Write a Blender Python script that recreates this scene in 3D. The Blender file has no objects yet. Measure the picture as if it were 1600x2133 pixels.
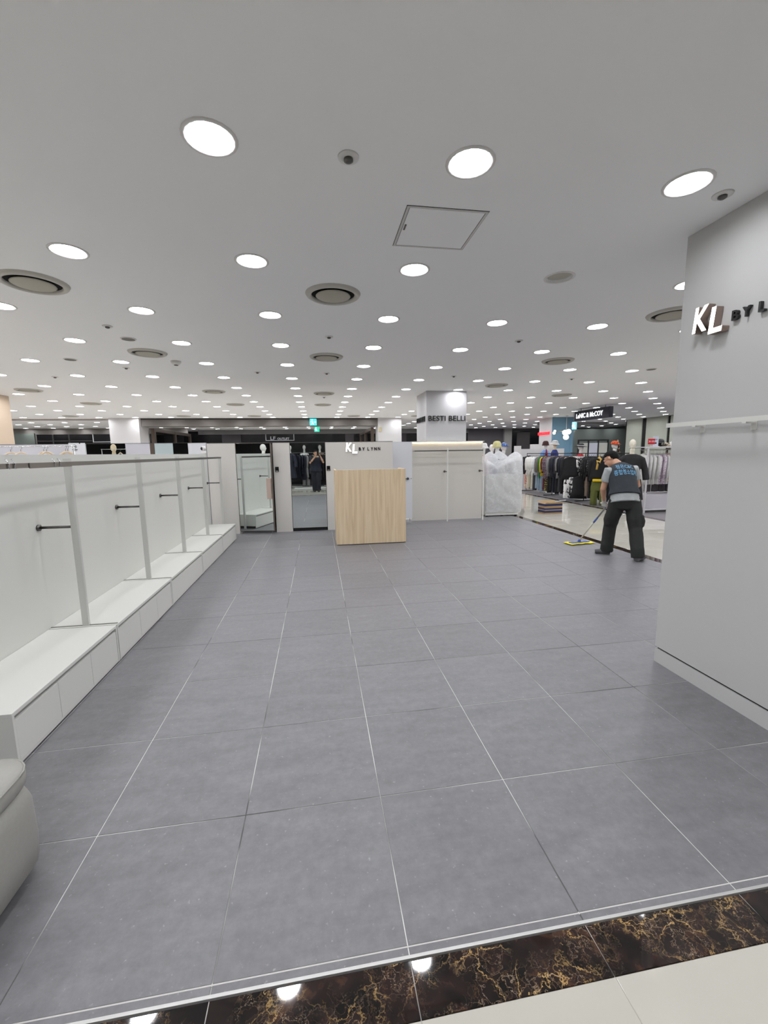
import bpy, bmesh, math, random
from mathutils import Vector, Matrix, noise
from mathutils.bvhtree import BVHTree
random.seed(7)
PI = math.pi
scene = bpy.context.scene
COL = scene.collection

# ------------------------------------------------------------------ camera, world, exposure
def set_camera():
    f, yaw, pitch, roll = 871.36, 0.15366, -0.14065, -0.01411
    cy, sy, cp, sp, cr, sr = math.cos(yaw), math.sin(yaw), math.cos(pitch), math.sin(pitch), math.cos(roll), math.sin(roll)
    fwd = Vector((sy*cp, cy*cp, sp)); right = Vector((cy, -sy, 0)); up = right.cross(fwd)
    r = cr*right + sr*up; u = -sr*right + cr*up
    cd = bpy.data.cameras.new('camera'); cd.sensor_fit = 'HORIZONTAL'; cd.sensor_width = 36
    cd.lens = 36*f/1600; cd.clip_start = 0.02; cd.clip_end = 200
    c = bpy.data.objects.new('camera', cd); COL.objects.link(c)
    m = Matrix((r, u, -fwd)).transposed().to_4x4(); m.translation = (0, 0, 1.5727)
    c.matrix_world = m
    scene.camera = c
set_camera()
w = bpy.data.worlds.new('world'); scene.world = w; w.use_nodes = True
w.node_tree.nodes['Background'].inputs[0].default_value = (0.02, 0.02, 0.022, 1)
scene.view_settings.view_transform = 'Standard'
scene.view_settings.look = 'None'
scene.view_settings.gamma = 1.0
scene.view_settings.use_curve_mapping = False
scene.view_settings.exposure = 0.0
scene.cycles.max_bounces = 6; scene.cycles.diffuse_bounces = 3; scene.cycles.glossy_bounces = 3; scene.cycles.transparent_max_bounces = 6
LAMP = 66.5            # radiance of the downlight diffusers

# ------------------------------------------------------------------ materials
MATS = {}
def lin(c):
    return tuple(((v/255.0)/12.92 if v/255.0 <= 0.04045 else ((v/255.0+0.055)/1.055)**2.4) for v in c)
def mat(name, rgb, rough=0.6, metal=0.0, emit=0.0, spec=0.5, noise_amt=0.0, noise_scale=8.0, coat=0.0, bump=0.0):
    if name in MATS: return MATS[name]
    m = bpy.data.materials.new(name); m.use_nodes = True
    nt = m.node_tree; b = nt.nodes['Principled BSDF']
    c = lin(rgb)
    b.inputs['Base Color'].default_value = (*c, 1)
    b.inputs['Roughness'].default_value = rough
    b.inputs['Metallic'].default_value = metal
    b.inputs['Specular IOR Level'].default_value = spec
    b.inputs['Coat Weight'].default_value = coat
    if emit:
        b.inputs['Emission Color'].default_value = (*c, 1)
        b.inputs['Emission Strength'].default_value = emit
        if name not in ('lamp_diffuser', 'warm_led'): m.cycles.emission_sampling = 'NONE'   # small glowing signs: no direct light sampling needed
    if noise_amt or bump:
        tc = nt.nodes.new('ShaderNodeTexCoord')
        n = nt.nodes.new('ShaderNodeTexNoise'); n.inputs['Scale'].default_value = noise_scale; n.inputs['Detail'].default_value = 6
        nt.links.new(tc.outputs['Object'], n.inputs['Vector'])
        if noise_amt:
            mp = nt.nodes.new('ShaderNodeMapRange'); mp.inputs['From Min'].default_value = 0.3; mp.inputs['From Max'].default_value = 0.7
            mp.inputs['To Min'].default_value = 1-noise_amt; mp.inputs['To Max'].default_value = 1+noise_amt
            nt.links.new(n.outputs['Fac'], mp.inputs['Value'])
            mx = nt.nodes.new('ShaderNodeVectorMath'); mx.operation = 'SCALE'; mx.inputs[0].default_value = c
            nt.links.new(mp.outputs['Result'], mx.inputs['Scale']); nt.links.new(mx.outputs['Vector'], b.inputs['Base Color'])
        if bump:
            bp = nt.nodes.new('ShaderNodeBump'); bp.inputs['Strength'].default_value = bump; bp.inputs['Distance'].default_value = 0.01
            nt.links.new(n.outputs['Fac'], bp.inputs['Height']); nt.links.new(bp.outputs['Normal'], b.inputs['Normal'])
    MATS[name] = m
    return m

def ramp(nt, stops):
    r = nt.nodes.new('ShaderNodeValToRGB')
    e = r.color_ramp.elements
    while len(e) < len(stops): e.new(0.5)
    for i, (p, c) in enumerate(stops):
        e[i].position = p; e[i].color = (*lin(c), 1)
    return r

def tile_mat():
    m = bpy.data.materials.new('grey_porcelain'); m.use_nodes = True; nt = m.node_tree; b = nt.nodes['Principled BSDF']
    geo = nt.nodes.new('ShaderNodeNewGeometry'); oi = nt.nodes.new('ShaderNodeObjectInfo')
    mp = nt.nodes.new('ShaderNodeMapping'); mp.inputs['Scale'].default_value = (1, 3.2, 1)
    nt.links.new(geo.outputs['Position'], mp.inputs['Vector'])
    n1 = nt.nodes.new('ShaderNodeTexNoise'); n1.inputs['Scale'].default_value = 3.0; n1.inputs['Detail'].default_value = 4; n1.inputs['Roughness'].default_value = 0.62
    n2 = nt.nodes.new('ShaderNodeTexNoise'); n2.inputs['Scale'].default_value = 60; n2.inputs['Detail'].default_value = 3
    nt.links.new(mp.outputs['Vector'], n1.inputs['Vector']); nt.links.new(geo.outputs['Position'], n2.inputs['Vector'])
    r1 = ramp(nt, [(0.3, (114, 113, 116)), (0.7, (127, 126, 129))]); nt.links.new(n1.outputs['Fac'], r1.inputs['Fac'])
    r2 = ramp(nt, [(0.66, (0, 0, 0)), (0.76, (170, 170, 170))]); nt.links.new(n2.outputs['Fac'], r2.inputs['Fac'])
    mx = nt.nodes.new('ShaderNodeMixRGB'); mx.inputs['Color2'].default_value = (*lin((190, 189, 188)), 1)
    nt.links.new(r2.outputs['Color'], mx.inputs['Fac']); nt.links.new(r1.outputs['Color'], mx.inputs['Color1'])
    n4 = nt.nodes.new('ShaderNodeTexNoise'); n4.inputs['Scale'].default_value = 22; n4.inputs['Detail'].default_value = 5; n4.inputs['Roughness'].default_value = 0.75
    nt.links.new(geo.outputs['Position'], n4.inputs['Vector'])
    g4 = nt.nodes.new('ShaderNodeMapRange'); g4.inputs['From Min'].default_value = 0.3; g4.inputs['From Max'].default_value = 0.7; g4.inputs['To Min'].default_value = 0.88; g4.inputs['To Max'].default_value = 1.12
    nt.links.new(n4.outputs['Fac'], g4.inputs['Value'])
    sc4 = nt.nodes.new('ShaderNodeVectorMath'); sc4.operation = 'SCALE'; nt.links.new(mx.outputs['Color'], sc4.inputs[0]); nt.links.new(g4.outputs['Result'], sc4.inputs['Scale'])
    hv = nt.nodes.new('ShaderNodeHueSaturation')
    mr = nt.nodes.new('ShaderNodeMapRange'); mr.inputs['To Min'].default_value = 0.95; mr.inputs['To Max'].default_value = 1.05
    nt.links.new(oi.outputs['Random'], mr.inputs['Value']); nt.links.new(mr.outputs['Result'], hv.inputs['Value'])
    nt.links.new(sc4.outputs['Vector'], hv.inputs['Color']); nt.links.new(hv.outputs['Color'], b.inputs['Base Color'])
    rr = nt.nodes.new('ShaderNodeMapRange'); rr.inputs['To Min'].default_value = 0.34; rr.inputs['To Max'].default_value = 0.5
    nt.links.new(n1.outputs['Fac'], rr.inputs['Value']); nt.links.new(rr.outputs['Result'], b.inputs['Roughness'])
    b.inputs['Specular IOR Level'].default_value = 0.55
    return m
def grout_mat():
    m = bpy.data.materials.new('grout'); m.use_nodes = True; nt = m.node_tree; b = nt.nodes['Principled BSDF']
    geo = nt.nodes.new('ShaderNodeNewGeometry')
    n1 = nt.nodes.new('ShaderNodeTexNoise'); n1.inputs['Scale'].default_value = 1.3; n1.inputs['Detail'].default_value = 3
    nt.links.new(geo.outputs['Position'], n1.inputs['Vector'])
    r1 = ramp(nt, [(0.40, (96, 94, 94)), (0.52, (226, 225, 222))]); nt.links.new(n1.outputs['Fac'], r1.inputs['Fac'])
    nt.links.new(r1.outputs['Color'], b.inputs['Base Color']); b.inputs['Roughness'].default_value = 0.8
    return m
def marble_mat():
    m = bpy.data.materials.new('emperador_marble'); m.use_nodes = True; nt = m.node_tree; b = nt.nodes['Principled BSDF']
    geo = nt.nodes.new('ShaderNodeNewGeometry')
    nz = nt.nodes.new('ShaderNodeTexNoise'); nz.inputs['Scale'].default_value = 9; nz.inputs['Detail'].default_value = 8; nz.inputs['Roughness'].default_value = 0.62
    nt.links.new(geo.outputs['Position'], nz.inputs['Vector'])
    ad = nt.nodes.new('ShaderNodeMixRGB'); ad.blend_type = 'LINEAR_LIGHT'; ad.inputs['Fac'].default_value = 0.10
    nt.links.new(geo.outputs['Position'], ad.inputs['Color1']); nt.links.new(nz.outputs['Color'], ad.inputs['Color2'])
    def veins(sc, w0, w1, col):
        v = nt.nodes.new('ShaderNodeTexVoronoi'); v.feature = 'DISTANCE_TO_EDGE'; v.inputs['Scale'].default_value = sc
        nt.links.new(ad.outputs['Color'], v.inputs['Vector'])
        r = nt.nodes.new('ShaderNodeMapRange'); r.inputs['From Min'].default_value = w0; r.inputs['From Max'].default_value = w1
        r.inputs['To Min'].default_value = 1; r.inputs['To Max'].default_value = 0
        nt.links.new(v.outputs['Distance'], r.inputs['Value']); return r
    base = ramp(nt, [(0.40, (16, 13, 13)), (0.58, (44, 31, 28)), (0.68, (74, 50, 36)), (0.74, (168, 128, 70))])
    n2 = nt.nodes.new('ShaderNodeTexNoise'); n2.inputs['Scale'].default_value = 9; n2.inputs['Detail'].default_value = 8; n2.inputs['Distortion'].default_value = 1.2
    nt.links.new(geo.outputs['Position'], n2.inputs['Vector']); nt.links.new(n2.outputs['Fac'], base.inputs['Fac'])
    n3 = nt.nodes.new('ShaderNodeTexNoise'); n3.inputs['Scale'].default_value = 5; n3.inputs['Detail'].default_value = 2
    nt.links.new(geo.outputs['Position'], n3.inputs['Vector'])
    gate = nt.nodes.new('ShaderNodeMapRange'); gate.inputs['From Min'].default_value = 0.42; gate.inputs['From Max'].default_value = 0.62
    nt.links.new(n3.outputs['Fac'], gate.inputs['Value'])
    cur = base.outputs['Color']
    for sc, w0, w1, col in ((30, 0.0, 0.045, (104, 78, 52)), (8, 0.0, 0.02, (204, 168, 108)), (17, 0.0, 0.016, (172, 150, 126))):
        v = veins(sc, w0, w1, col)
        mu = nt.nodes.new('ShaderNodeMath'); mu.operation = 'MULTIPLY'
        nt.links.new(v.outputs['Result'], mu.inputs[0]); nt.links.new(gate.outputs['Result'], mu.inputs[1])
        mx = nt.nodes.new('ShaderNodeMixRGB'); mx.inputs['Color2'].default_value = (*lin(col), 1)
        nt.links.new(mu.outputs['Value'], mx.inputs['Fac']); nt.links.new(cur, mx.inputs['Color1']); cur = mx.outputs['Color']
    nt.links.new(cur, b.inputs['Base Color']); b.inputs['Roughness'].default_value = 0.04; b.inputs['Specular IOR Level'].default_value = 0.6
    return m
def wood_mat():
    m = bpy.data.materials.new('pale_oak_laminate'); m.use_nodes = True; nt = m.node_tree; b = nt.nodes['Principled BSDF']
    tc = nt.nodes.new('ShaderNodeTexCoord'); mp = nt.nodes.new('ShaderNodeMapping'); mp.inputs['Scale'].default_value = (14, 14, 0.7)
    nt.links.new(tc.outputs['Object'], mp.inputs['Vector'])
    n = nt.nodes.new('ShaderNodeTexNoise'); n.inputs['Scale'].default_value = 1.6; n.inputs['Detail'].default_value = 8; n.inputs['Distortion'].default_value = 0.6
    nt.links.new(mp.outputs['Vector'], n.inputs['Vector'])
    r = ramp(nt, [(0.3, (212, 187, 150)), (0.5, (226, 203, 168)), (0.7, (234, 214, 182))]); nt.links.new(n.outputs['Fac'], r.inputs['Fac'])
    nt.links.new(r.outputs['Color'], b.inputs['Base Color']); b.inputs['Roughness'].default_value = 0.45
    return m
def print_mat(name, a, c, scale=40.0, thr=0.35):
    if name in MATS: return MATS[name]
    m = bpy.data.materials.new(name); m.use_nodes = True; nt = m.node_tree; b = nt.nodes['Principled BSDF']
    tc = nt.nodes.new('ShaderNodeTexCoord'); v = nt.nodes.new('ShaderNodeTexNoise'); v.inputs['Scale'].default_value = scale; v.inputs['Detail'].default_value = 2
    nt.links.new(tc.outputs['Object'], v.inputs['Vector'])
    r = ramp(nt, [(thr+0.12, a), (thr+0.2, c)]); nt.links.new(v.outputs['Fac'], r.inputs['Fac'])
    nt.links.new(r.outputs['Color'], b.inputs['Base Color']); b.inputs['Roughness'].default_value = 0.85
    MATS[name] = m; return m
def stripe_mat(name, a, c, scale, axis=2):
    m = bpy.data.materials.new(name); m.use_nodes = True; nt = m.node_tree; b = nt.nodes['Principled BSDF']
    tc = nt.nodes.new('ShaderNodeTexCoord'); wv = nt.nodes.new('ShaderNodeTexWave'); wv.bands_direction = 'XYZ'[axis]; wv.inputs['Scale'].default_value = scale
    nt.links.new(tc.outputs['Object'], wv.inputs['Vector'])
    r = ramp(nt, [(0.55, a), (0.6, c)]); nt.links.new(wv.outputs['Fac'], r.inputs['Fac'])
    nt.links.new(r.outputs['Color'], b.inputs['Base Color']); b.inputs['Roughness'].default_value = 0.8
    return m
def plastic_mat():
    m = bpy.data.materials.new('plastic_sheet'); m.use_nodes = True; nt = m.node_tree
    out = nt.nodes['Material Output']; b = nt.nodes['Principled BSDF']
    b.inputs['Base Color'].default_value = (0.86, 0.87, 0.88, 1); b.inputs['Roughness'].default_value = 0.28
    tr = nt.nodes.new('ShaderNodeBsdfTransparent'); tl = nt.nodes.new('ShaderNodeBsdfTranslucent'); tl.inputs['Color'].default_value = (0.85, 0.86, 0.88, 1)
    m1 = nt.nodes.new('ShaderNodeMixShader'); m1.inputs[0].default_value = 0.35
    nt.links.new(b.outputs[0], m1.inputs[1]); nt.links.new(tl.outputs[0], m1.inputs[2])
    geo = nt.nodes.new('ShaderNodeNewGeometry')
    nz = nt.nodes.new('ShaderNodeTexNoise'); nz.inputs['Scale'].default_value = 6; nz.inputs['Detail'].default_value = 4
    nt.links.new(geo.outputs['Position'], nz.inputs['Vector'])
    ad = nt.nodes.new('ShaderNodeMixRGB'); ad.blend_type = 'LINEAR_LIGHT'; ad.inputs['Fac'].default_value = 0.25
    nt.links.new(geo.outputs['Position'], ad.inputs['Color1']); nt.links.new(nz.outputs['Color'], ad.inputs['Color2'])
    v = nt.nodes.new('ShaderNodeTexVoronoi'); v.feature = 'DISTANCE_TO_EDGE'; v.inputs['Scale'].default_value = 4.5
    nt.links.new(ad.outputs['Color'], v.inputs['Vector'])
    bp = nt.nodes.new('ShaderNodeBump'); bp.inputs['Strength'].default_value = 0.3; bp.inputs['Distance'].default_value = 0.04
    nt.links.new(v.outputs['Distance'], bp.inputs['Height']); nt.links.new(bp.outputs['Normal'], b.inputs['Normal'])
    r = nt.nodes.new('ShaderNodeMapRange'); r.inputs['From Max'].default_value = 0.05; r.inputs['To Min'].default_value = 0.18; r.inputs['To Max'].default_value = 0.34
    nt.links.new(v.outputs['Distance'], r.inputs['Value'])
    m2 = nt.nodes.new('ShaderNodeMixShader'); nt.links.new(r.outputs['Result'], m2.inputs[0])
    nt.links.new(m1.outputs[0], m2.inputs[1]); nt.links.new(tr.outputs[0], m2.inputs[2]); nt.links.new(m2.outputs[0], out.inputs['Surface'])
    return m
def glass_mat():
    m = bpy.data.materials.new('tinted_glass'); m.use_nodes = True; nt = m.node_tree; out = nt.nodes['Material Output']
    g = nt.nodes.new('ShaderNodeBsdfGlossy'); g.inputs['Roughness'].default_value = 0.02; t = nt.nodes.new('ShaderNodeBsdfTransparent'); t.inputs['Color'].default_value = (0.55, 0.58, 0.56, 1)
    fr = nt.nodes.new('ShaderNodeFresnel'); mx = nt.nodes.new('ShaderNodeMixShader')
    nt.links.new(fr.outputs[0], mx.inputs[0]); nt.links.new(t.outputs[0], mx.inputs[1]); nt.links.new(g.outputs[0], mx.inputs[2]); nt.links.new(mx.outputs[0], out.inputs['Surface'])
    return m

M_TILE = tile_mat(); M_GROUT = grout_mat(); M_MARBLE = marble_mat(); M_WOOD = wood_mat(); M_PLASTIC = plastic_mat(); M_GLASS = glass_mat()
M_CREAM = mat('cream_polished_tile', (198, 195, 184), 0.05, noise_amt=0.04, noise_scale=2, spec=0.55)
M_CREAMGROUT = mat('cream_grout', (176, 171, 160), 0.7)
M_CEIL = mat('ceiling_paint', (246, 246, 246), 0.9)
M_WHITE = mat('white_laminate', (226, 226, 220), 0.42)
M_WHITE2 = mat('white_panel_paint', (220, 220, 214), 0.55)
M_WALLG = mat('warm_grey_wall', (214, 211, 205), 0.6)
M_COLUMN = mat('column_grey_paint', (200, 200, 198), 0.7)
M_BEIGE = mat('beige_panel', (214, 211, 203), 0.6)
M_STEEL = mat('brushed_steel', (150, 148, 145), 0.3, metal=1.0)
M_DSTEEL = mat('dark_steel', (105, 103, 100), 0.35, metal=1.0)
M_CHROME = mat('chrome', (215, 215, 215), 0.12, metal=1.0)
M_MIRROR = mat('mirror', (236, 242, 240), 0.005, metal=1.0)
M_BLACK = mat('black_acrylic', (14, 14, 15), 0.25)
M_BLACKM = mat('black_matt', (16, 16, 17), 0.7)
M_DARKGAP = mat('dark_gap', (30, 29, 28), 0.9)
M_LEATHER = mat('pale_grey_leatherette', (158, 157, 150), 0.42, noise_amt=0.03, noise_scale=80)
M_BRONZE = mat('bronze_letter_side', (150, 132, 122), 0.35, metal=0.6)
M_LIT = mat('lit_letter_face', (255, 247, 242), 0.5, emit=3.5)
M_LEDW = mat('warm_led', (255, 226, 176), 0.5, emit=9.0)
M_LAMP = mat('lamp_diffuser', (249, 250, 255), 0.5, emit=LAMP)
M_REFL = mat('reflector_white', (245, 245, 245), 0.35)
M_TRIM = mat('trim_white', (225, 223, 220), 0.6)
M_VENT = mat('vent_cream', (178, 174, 160), 0.6)
M_VENTW = mat('vent_ring', (196, 193, 184), 0.6)
M_NAVYSIGN = mat('navy_sign_box', (22, 24, 40), 0.5)
M_BLUE = mat('slate_blue_panel', (118, 158, 184), 0.6)
M_PILLARW = mat('white_pillar', (222, 220, 220), 0.6)
M_DOM = mat('dark_shopfront', (9, 9, 14), 0.2)
M_DGREY = mat('dark_taupe_bulkhead', (110, 105, 100), 0.7)
M_GREEN = mat('dark_green_grey_wall', (98, 106, 100), 0.7)
M_PALEGREEN = mat('pale_green_panel', (190, 194, 178), 0.6)
M_SKIN = mat('skin', (205, 158, 130), 0.55)
M_HAIR = mat('black_hair', (14, 12, 12), 0.75, spec=0.2, bump=0.6, noise_scale=60)
M_MANNEQUIN = mat('mannequin_white', (236, 234, 230), 0.35)
M_MANNCREAM = mat('mannequin_cream', (226, 205, 174), 0.4)

# ------------------------------------------------------------------ mesh helpers
def B(): return bmesh.new()
def box(bm, x0, x1, y0, y1, z0, z1, bev=0.0):
    r = bmesh.ops.create_cube(bm, size=1.0)
    vs = r['verts']
    bmesh.ops.scale(bm, vec=(x1-x0, y1-y0, z1-z0), verts=vs)
    bmesh.ops.translate(bm, vec=((x0+x1)/2, (y0+y1)/2, (z0+z1)/2), verts=vs)
    if bev:
        es = list({e for v in vs for e in v.link_edges})
        bmesh.ops.bevel(bm, geom=es, offset=bev, segments=2, affect='EDGES', profile=0.5)
    return bm
def rings(bm, loops, close=True, cap=True):
    rows = [[bm.verts.new(p) for p in L] for L in loops]
    n = len(rows[0])
    for a, b in zip(rows, rows[1:]):
        for i in range(n if close else n-1):
            j = (i+1) % n
            bm.faces.new((a[i], a[j], b[j], b[i]))
    if cap and close:
        bm.faces.new(rows[0][::-1]); bm.faces.new(rows[-1])
    return rows
def lathe(bm, prof, n=24, c=(0, 0, 0), sx=1, sy=1, cap=True):
    loops = [[(c[0]+r*sx*math.cos(2*PI*i/n), c[1]+r*sy*math.sin(2*PI*i/n), c[2]+z) for i in range(n)] for r, z in prof]
    return rings(bm, loops, True, cap)
def tube(bm, pts, rad, n=8, hint=(0, 0, 1), cap=True):
    pts = [Vector(p) for p in pts]; hint = Vector(hint)
    if not isinstance(rad, (list, tuple)): rad = [rad]*len(pts)
    loops = []
    for i, p in enumerate(pts):
        t = (pts[min(i+1, len(pts)-1)]-pts[max(i-1, 0)]).normalized()
        h = hint if abs(hint.normalized().dot(t)) < 0.97 else Vector((1, 0.1, 0))
        s = (h-t*h.dot(t)).normalized(); o = t.cross(s)
        a, b = rad[i] if isinstance(rad[i], (list, tuple)) else (rad[i], rad[i])
        loops.append([p+s*a*math.cos(2*PI*k/n)+o*b*math.sin(2*PI*k/n) for k in range(n)])
    rings(bm, loops, True, cap)
    return bm
def ball(bm, c, r, seg=14, rn=10):
    rx, ry, rz = r if isinstance(r, (list, tuple)) else (r, r, r)
    res = bmesh.ops.create_uvsphere(bm, u_segments=seg, v_segments=rn, radius=1)
    bmesh.ops.scale(bm, vec=(rx, ry, rz), verts=res['verts']); bmesh.ops.translate(bm, vec=c, verts=res['verts'])
    return res['verts']
def mesh(bm, name, m=None, smooth=False):
    bmesh.ops.recalc_face_normals(bm, faces=bm.faces)
    me = bpy.data.meshes.new(name); bm.to_mesh(me); bm.free()
    if smooth: me.polygons.foreach_set('use_smooth', [True]*len(me.polygons))
    if m: me.materials.append(m)
    return me
def ob(name, me, parent=None, loc=(0, 0, 0), rot=(0, 0, 0), m=None):
    o = bpy.data.objects.new(name, me); COL.objects.link(o)
    o.location = loc; o.rotation_euler = rot
    if parent: o.parent = parent
    return o
def part(name, bm, m, parent=None, smooth=False, loc=(0, 0, 0), rot=(0, 0, 0)):
    return ob(name, mesh(bm, name, m, smooth), parent, loc, rot)
def tag(o, label, cat, group=None):
    o['label'] = label; o['category'] = cat
    if group: o['group'] = group
    return o
def struct(o):
    o['kind'] = 'structure'; return o
def thing(name, label, cat, loc=(0, 0, 0), rz=0, group=None):
    o = bpy.data.objects.new(name, None); COL.objects.link(o); o.location = loc; o.rotation_euler = (0, 0, rz)
    o.empty_display_size = 0.1
    return tag(o, label, cat, group)
TMP = bpy.data.scenes.new('scratch')
def scratch_eval(o):
    TMP.collection.objects.link(o); vl = TMP.view_layers[0]; vl.update(); dg = vl.depsgraph; dg.update()
    return bpy.data.meshes.new_from_object(o.evaluated_get(dg))
def evald(bm, voxel=None, smooth_it=0, sub=0):
    bmesh.ops.recalc_face_normals(bm, faces=bm.faces)
    me = bpy.data.meshes.new('tmp'); bm.to_mesh(me); bm.free()
    o = bpy.data.objects.new('tmp', me)
    if voxel:
        md = o.modifiers.new('r', 'REMESH'); md.mode = 'VOXEL'; md.voxel_size = voxel
    if smooth_it:
        md = o.modifiers.new('s', 'SMOOTH'); md.factor = 0.5; md.iterations = smooth_it
    if sub:
        md = o.modifiers.new('b', 'SUBSURF'); md.levels = sub; md.render_levels = sub
    res = scratch_eval(o)
    bpy.data.objects.remove(o); bpy.data.meshes.remove(me)
    res.polygons.foreach_set('use_smooth', [True]*len(res.polygons))
    return res
TXT = {}
def text_mesh(s, size=1.0, extrude=0.0, offset=0.0):
    k = (s, size, extrude, offset)
    if k in TXT: return TXT[k]
    c = bpy.data.curves.new('txt', 'FONT'); c.body = s; c.size = size; c.extrude = extrude; c.offset = offset; c.resolution_u = 3
    o = bpy.data.objects.new('txt', c); me = scratch_eval(o)
    bpy.data.objects.remove(o); bpy.data.curves.remove(c)
    TXT[k] = me
    return me
def maxx(me): return max((v.co.x for v in me.vertices), default=0.0)
def minx(me): return min((v.co.x for v in me.vertices), default=0.0)
def text_width(s, size, offset): return maxx(text_mesh(s, size, 0.0, offset))
def letters(parent, s, size, width, loc, rot, m, depth=0.01, offset=0.0, side=None, name='letter'):
    """one child mesh per letter, the whole word scaled to the given width"""
    full = text_width(s, size, offset); sx = width/full if width else 1.0
    R = Matrix.Rotation(rot[2], 4, 'Z') @ Matrix.Rotation(rot[0], 4, 'X')
    for i, ch in enumerate(s):
        if ch == ' ': continue
        me0 = text_mesh(ch, size, depth/2, offset)
        x = text_width(s[:i+1], size, offset)-maxx(text_mesh(ch, size, 0.0, offset))
        me = me0.copy(); me.materials.clear(); me.materials.append(m)
        if side:
            me.materials.append(side)
            zt = max(v.co.z for v in me.vertices)
            for p in me.polygons: p.material_index = 0 if all(me.vertices[v].co.z > zt-1e-5 for v in p.vertices) else 1
        for v in me.vertices: v.co = Vector(((v.co.x+x)*sx, v.co.y, v.co.z+depth/2))
        o = ob(name, me, parent); o.matrix_basis = Matrix.Translation(loc) @ R
FACE_Y = (PI/2, 0, 0); FACE_X = (PI/2, 0, -PI/2)

# ------------------------------------------------------------------ floor
ZC = 2.94
GX0, GP, GY0, GR = -0.9697, 0.600, 1.114, 0.6025
EX = 4.66       # right edge of the grey shop floor
bm = B(); box(bm, -18, 18, -7, 26, -0.06, -0.012)
floor = struct(part('floor', bm, mat('screed', (120, 118, 116), 0.8)))
bm = B(); box(bm, -2.2, EX, 1.090, 9.60, -0.012, -0.0022); grout = part('grout_bed', bm, M_GROUT, floor)
bm = B(); box(bm, -18, 18, -1.6, 0.934, -0.012, -0.0015); box(bm, EX+0.16, 7.45, 0.934, 20, -0.012, -0.0015)
part('cream_grout_bed', bm, M_CREAMGROUT, floor)
bm = B(); box(bm, -2.2, EX, GY0-0.004, GY0+0.004, -0.0022, -0.0012); part('edge_joint', bm, mat('white_joint', (205, 203, 198), 0.7), floor)
bm = B(); box(bm, -4, EX+0.15, 0.936, 1.079, -0.012, -0.0065); box(bm, EX+0.001, EX+0.154, 1.08, 15, -0.012, -0.002); part('marble_joint_bed', bm, mat('white_joint', (205, 203, 198), 0.7), floor)
TM = {}
def tile(x0, x1, y0, y1, m, gap, name='tile', top=0.0):
    k = (round(x1-x0, 3), round(y1-y0, 3), m.name)
    if k not in TM:
        bb = B(); w, h = (x1-x0)/2-gap/2, (y1-y0)/2-gap/2
        rings(bb, [[(-w, -h, -0.011), (w, -h, -0.011), (w, h, -0.011), (-w, h, -0.011)],
                   [(-w, -h, -0.001), (w, -h, -0.001), (w, h, -0.001), (-w, h, -0.001)],
                   [(-w+.0012, -h+.0012, 0), (w-.0012, -h+.0012, 0), (w-.0012, h-.0012, 0), (-w+.0012, h-.0012, 0)]])
        TM[k] = mesh(bb, name, m)
    return ob(name, TM[k], floor, ((x0+x1)/2, (y0+y1)/2, top))
xs = [GX0+GP*i for i in range(-2, 10)]+[EX]
ys = [GY0+GR*j for j in range(0, 14)]+[9.60]
for a, b_ in zip(xs, xs[1:]):
    for c, d in zip(ys, ys[1:]): tile(a, b_, c, d, M_TILE, 0.0040, 'grey_tile')
    tile(a, b_, 1.088, GY0, M_TILE, 0.0042, 'grey_edge_tile')
# metal trim and dark marble border (front and right)
bm = B(); box(bm, -2.2, EX+0.01, 1.080, 1.090, -0.012, 0.0015, 0.001); struct(part('trim_1', bm, mat('satin_aluminium', (205, 204, 202), 0.42, metal=0.6), None))
def front_marble(a, b_):
    o = tile(a, b_, 0.935, 1.080, M_MARBLE, 0.003, 'dark_marble_tile'); o.rotation_euler = (-0.024, 0, 0); o.location.z = -0.0026
mxs = [GX0+GP*i for i in range(-4, 12)]
for a, b_ in zip(mxs, mxs[1:]): front_marble(a, min(b_, EX+0.16) if b_ > EX else b_) if a < EX else None
yy = 1.080
while yy < 15:
    tile(EX, EX+0.155, yy, yy+0.9, M_MARBLE, 0.003, 'dark_marble_tile'); tile(7.45, 7.6, yy, yy+0.9, M_MARBLE, 0.003, 'dark_marble_tile'); yy += 0.9
for i in range(-5, 16):
    for j in range(4):
        a = GX0+GP*i; tile(a, a+GP, 0.934-GP*(j+1), 0.934-GP*j, M_CREAM, 0.0018, 'cream_tile')
cx = [EX+0.155, 5.3, 5.9, 6.5, 7.1, 7.45]
for a, b_ in zip(cx, cx[1:]):
    for j in range(24): tile(a, b_, 0.934+GP*j, 0.934+GP*(j+1), M_CREAM, 0.0018, 'cream_tile')
bm = B(); box(bm, 7.6, 17.9, 0.94, 25.5, -0.012, 0.0); part('far_shop_floor', bm, mat('far_shop_floor', (128, 124, 126), 0.35), floor)
bm = B(); box(bm, -18, -2.2, 0.94, 25.5, -0.012, 0.0); part('side_shop_floor', bm, mat('side_shop_floor', (196, 192, 184), 0.4), floor)  # unseen floor, made pale to bounce light up to the ceiling
bm = B(); box(bm, -2.2, 4.66, 9.60, 25, -0.012, 0.0); part('rear_floor', bm, mat('rear_floor', (196, 192, 184), 0.4), floor)  # hidden behind the partition; pale colour chosen to brighten the ceiling
bm = B(); box(bm, -18, 18, -7, -1.6, -0.012, 0.0); part('opposite_shop_floor', bm, mat('opposite_shop_floor', (120, 118, 118), 0.4), floor)

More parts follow.
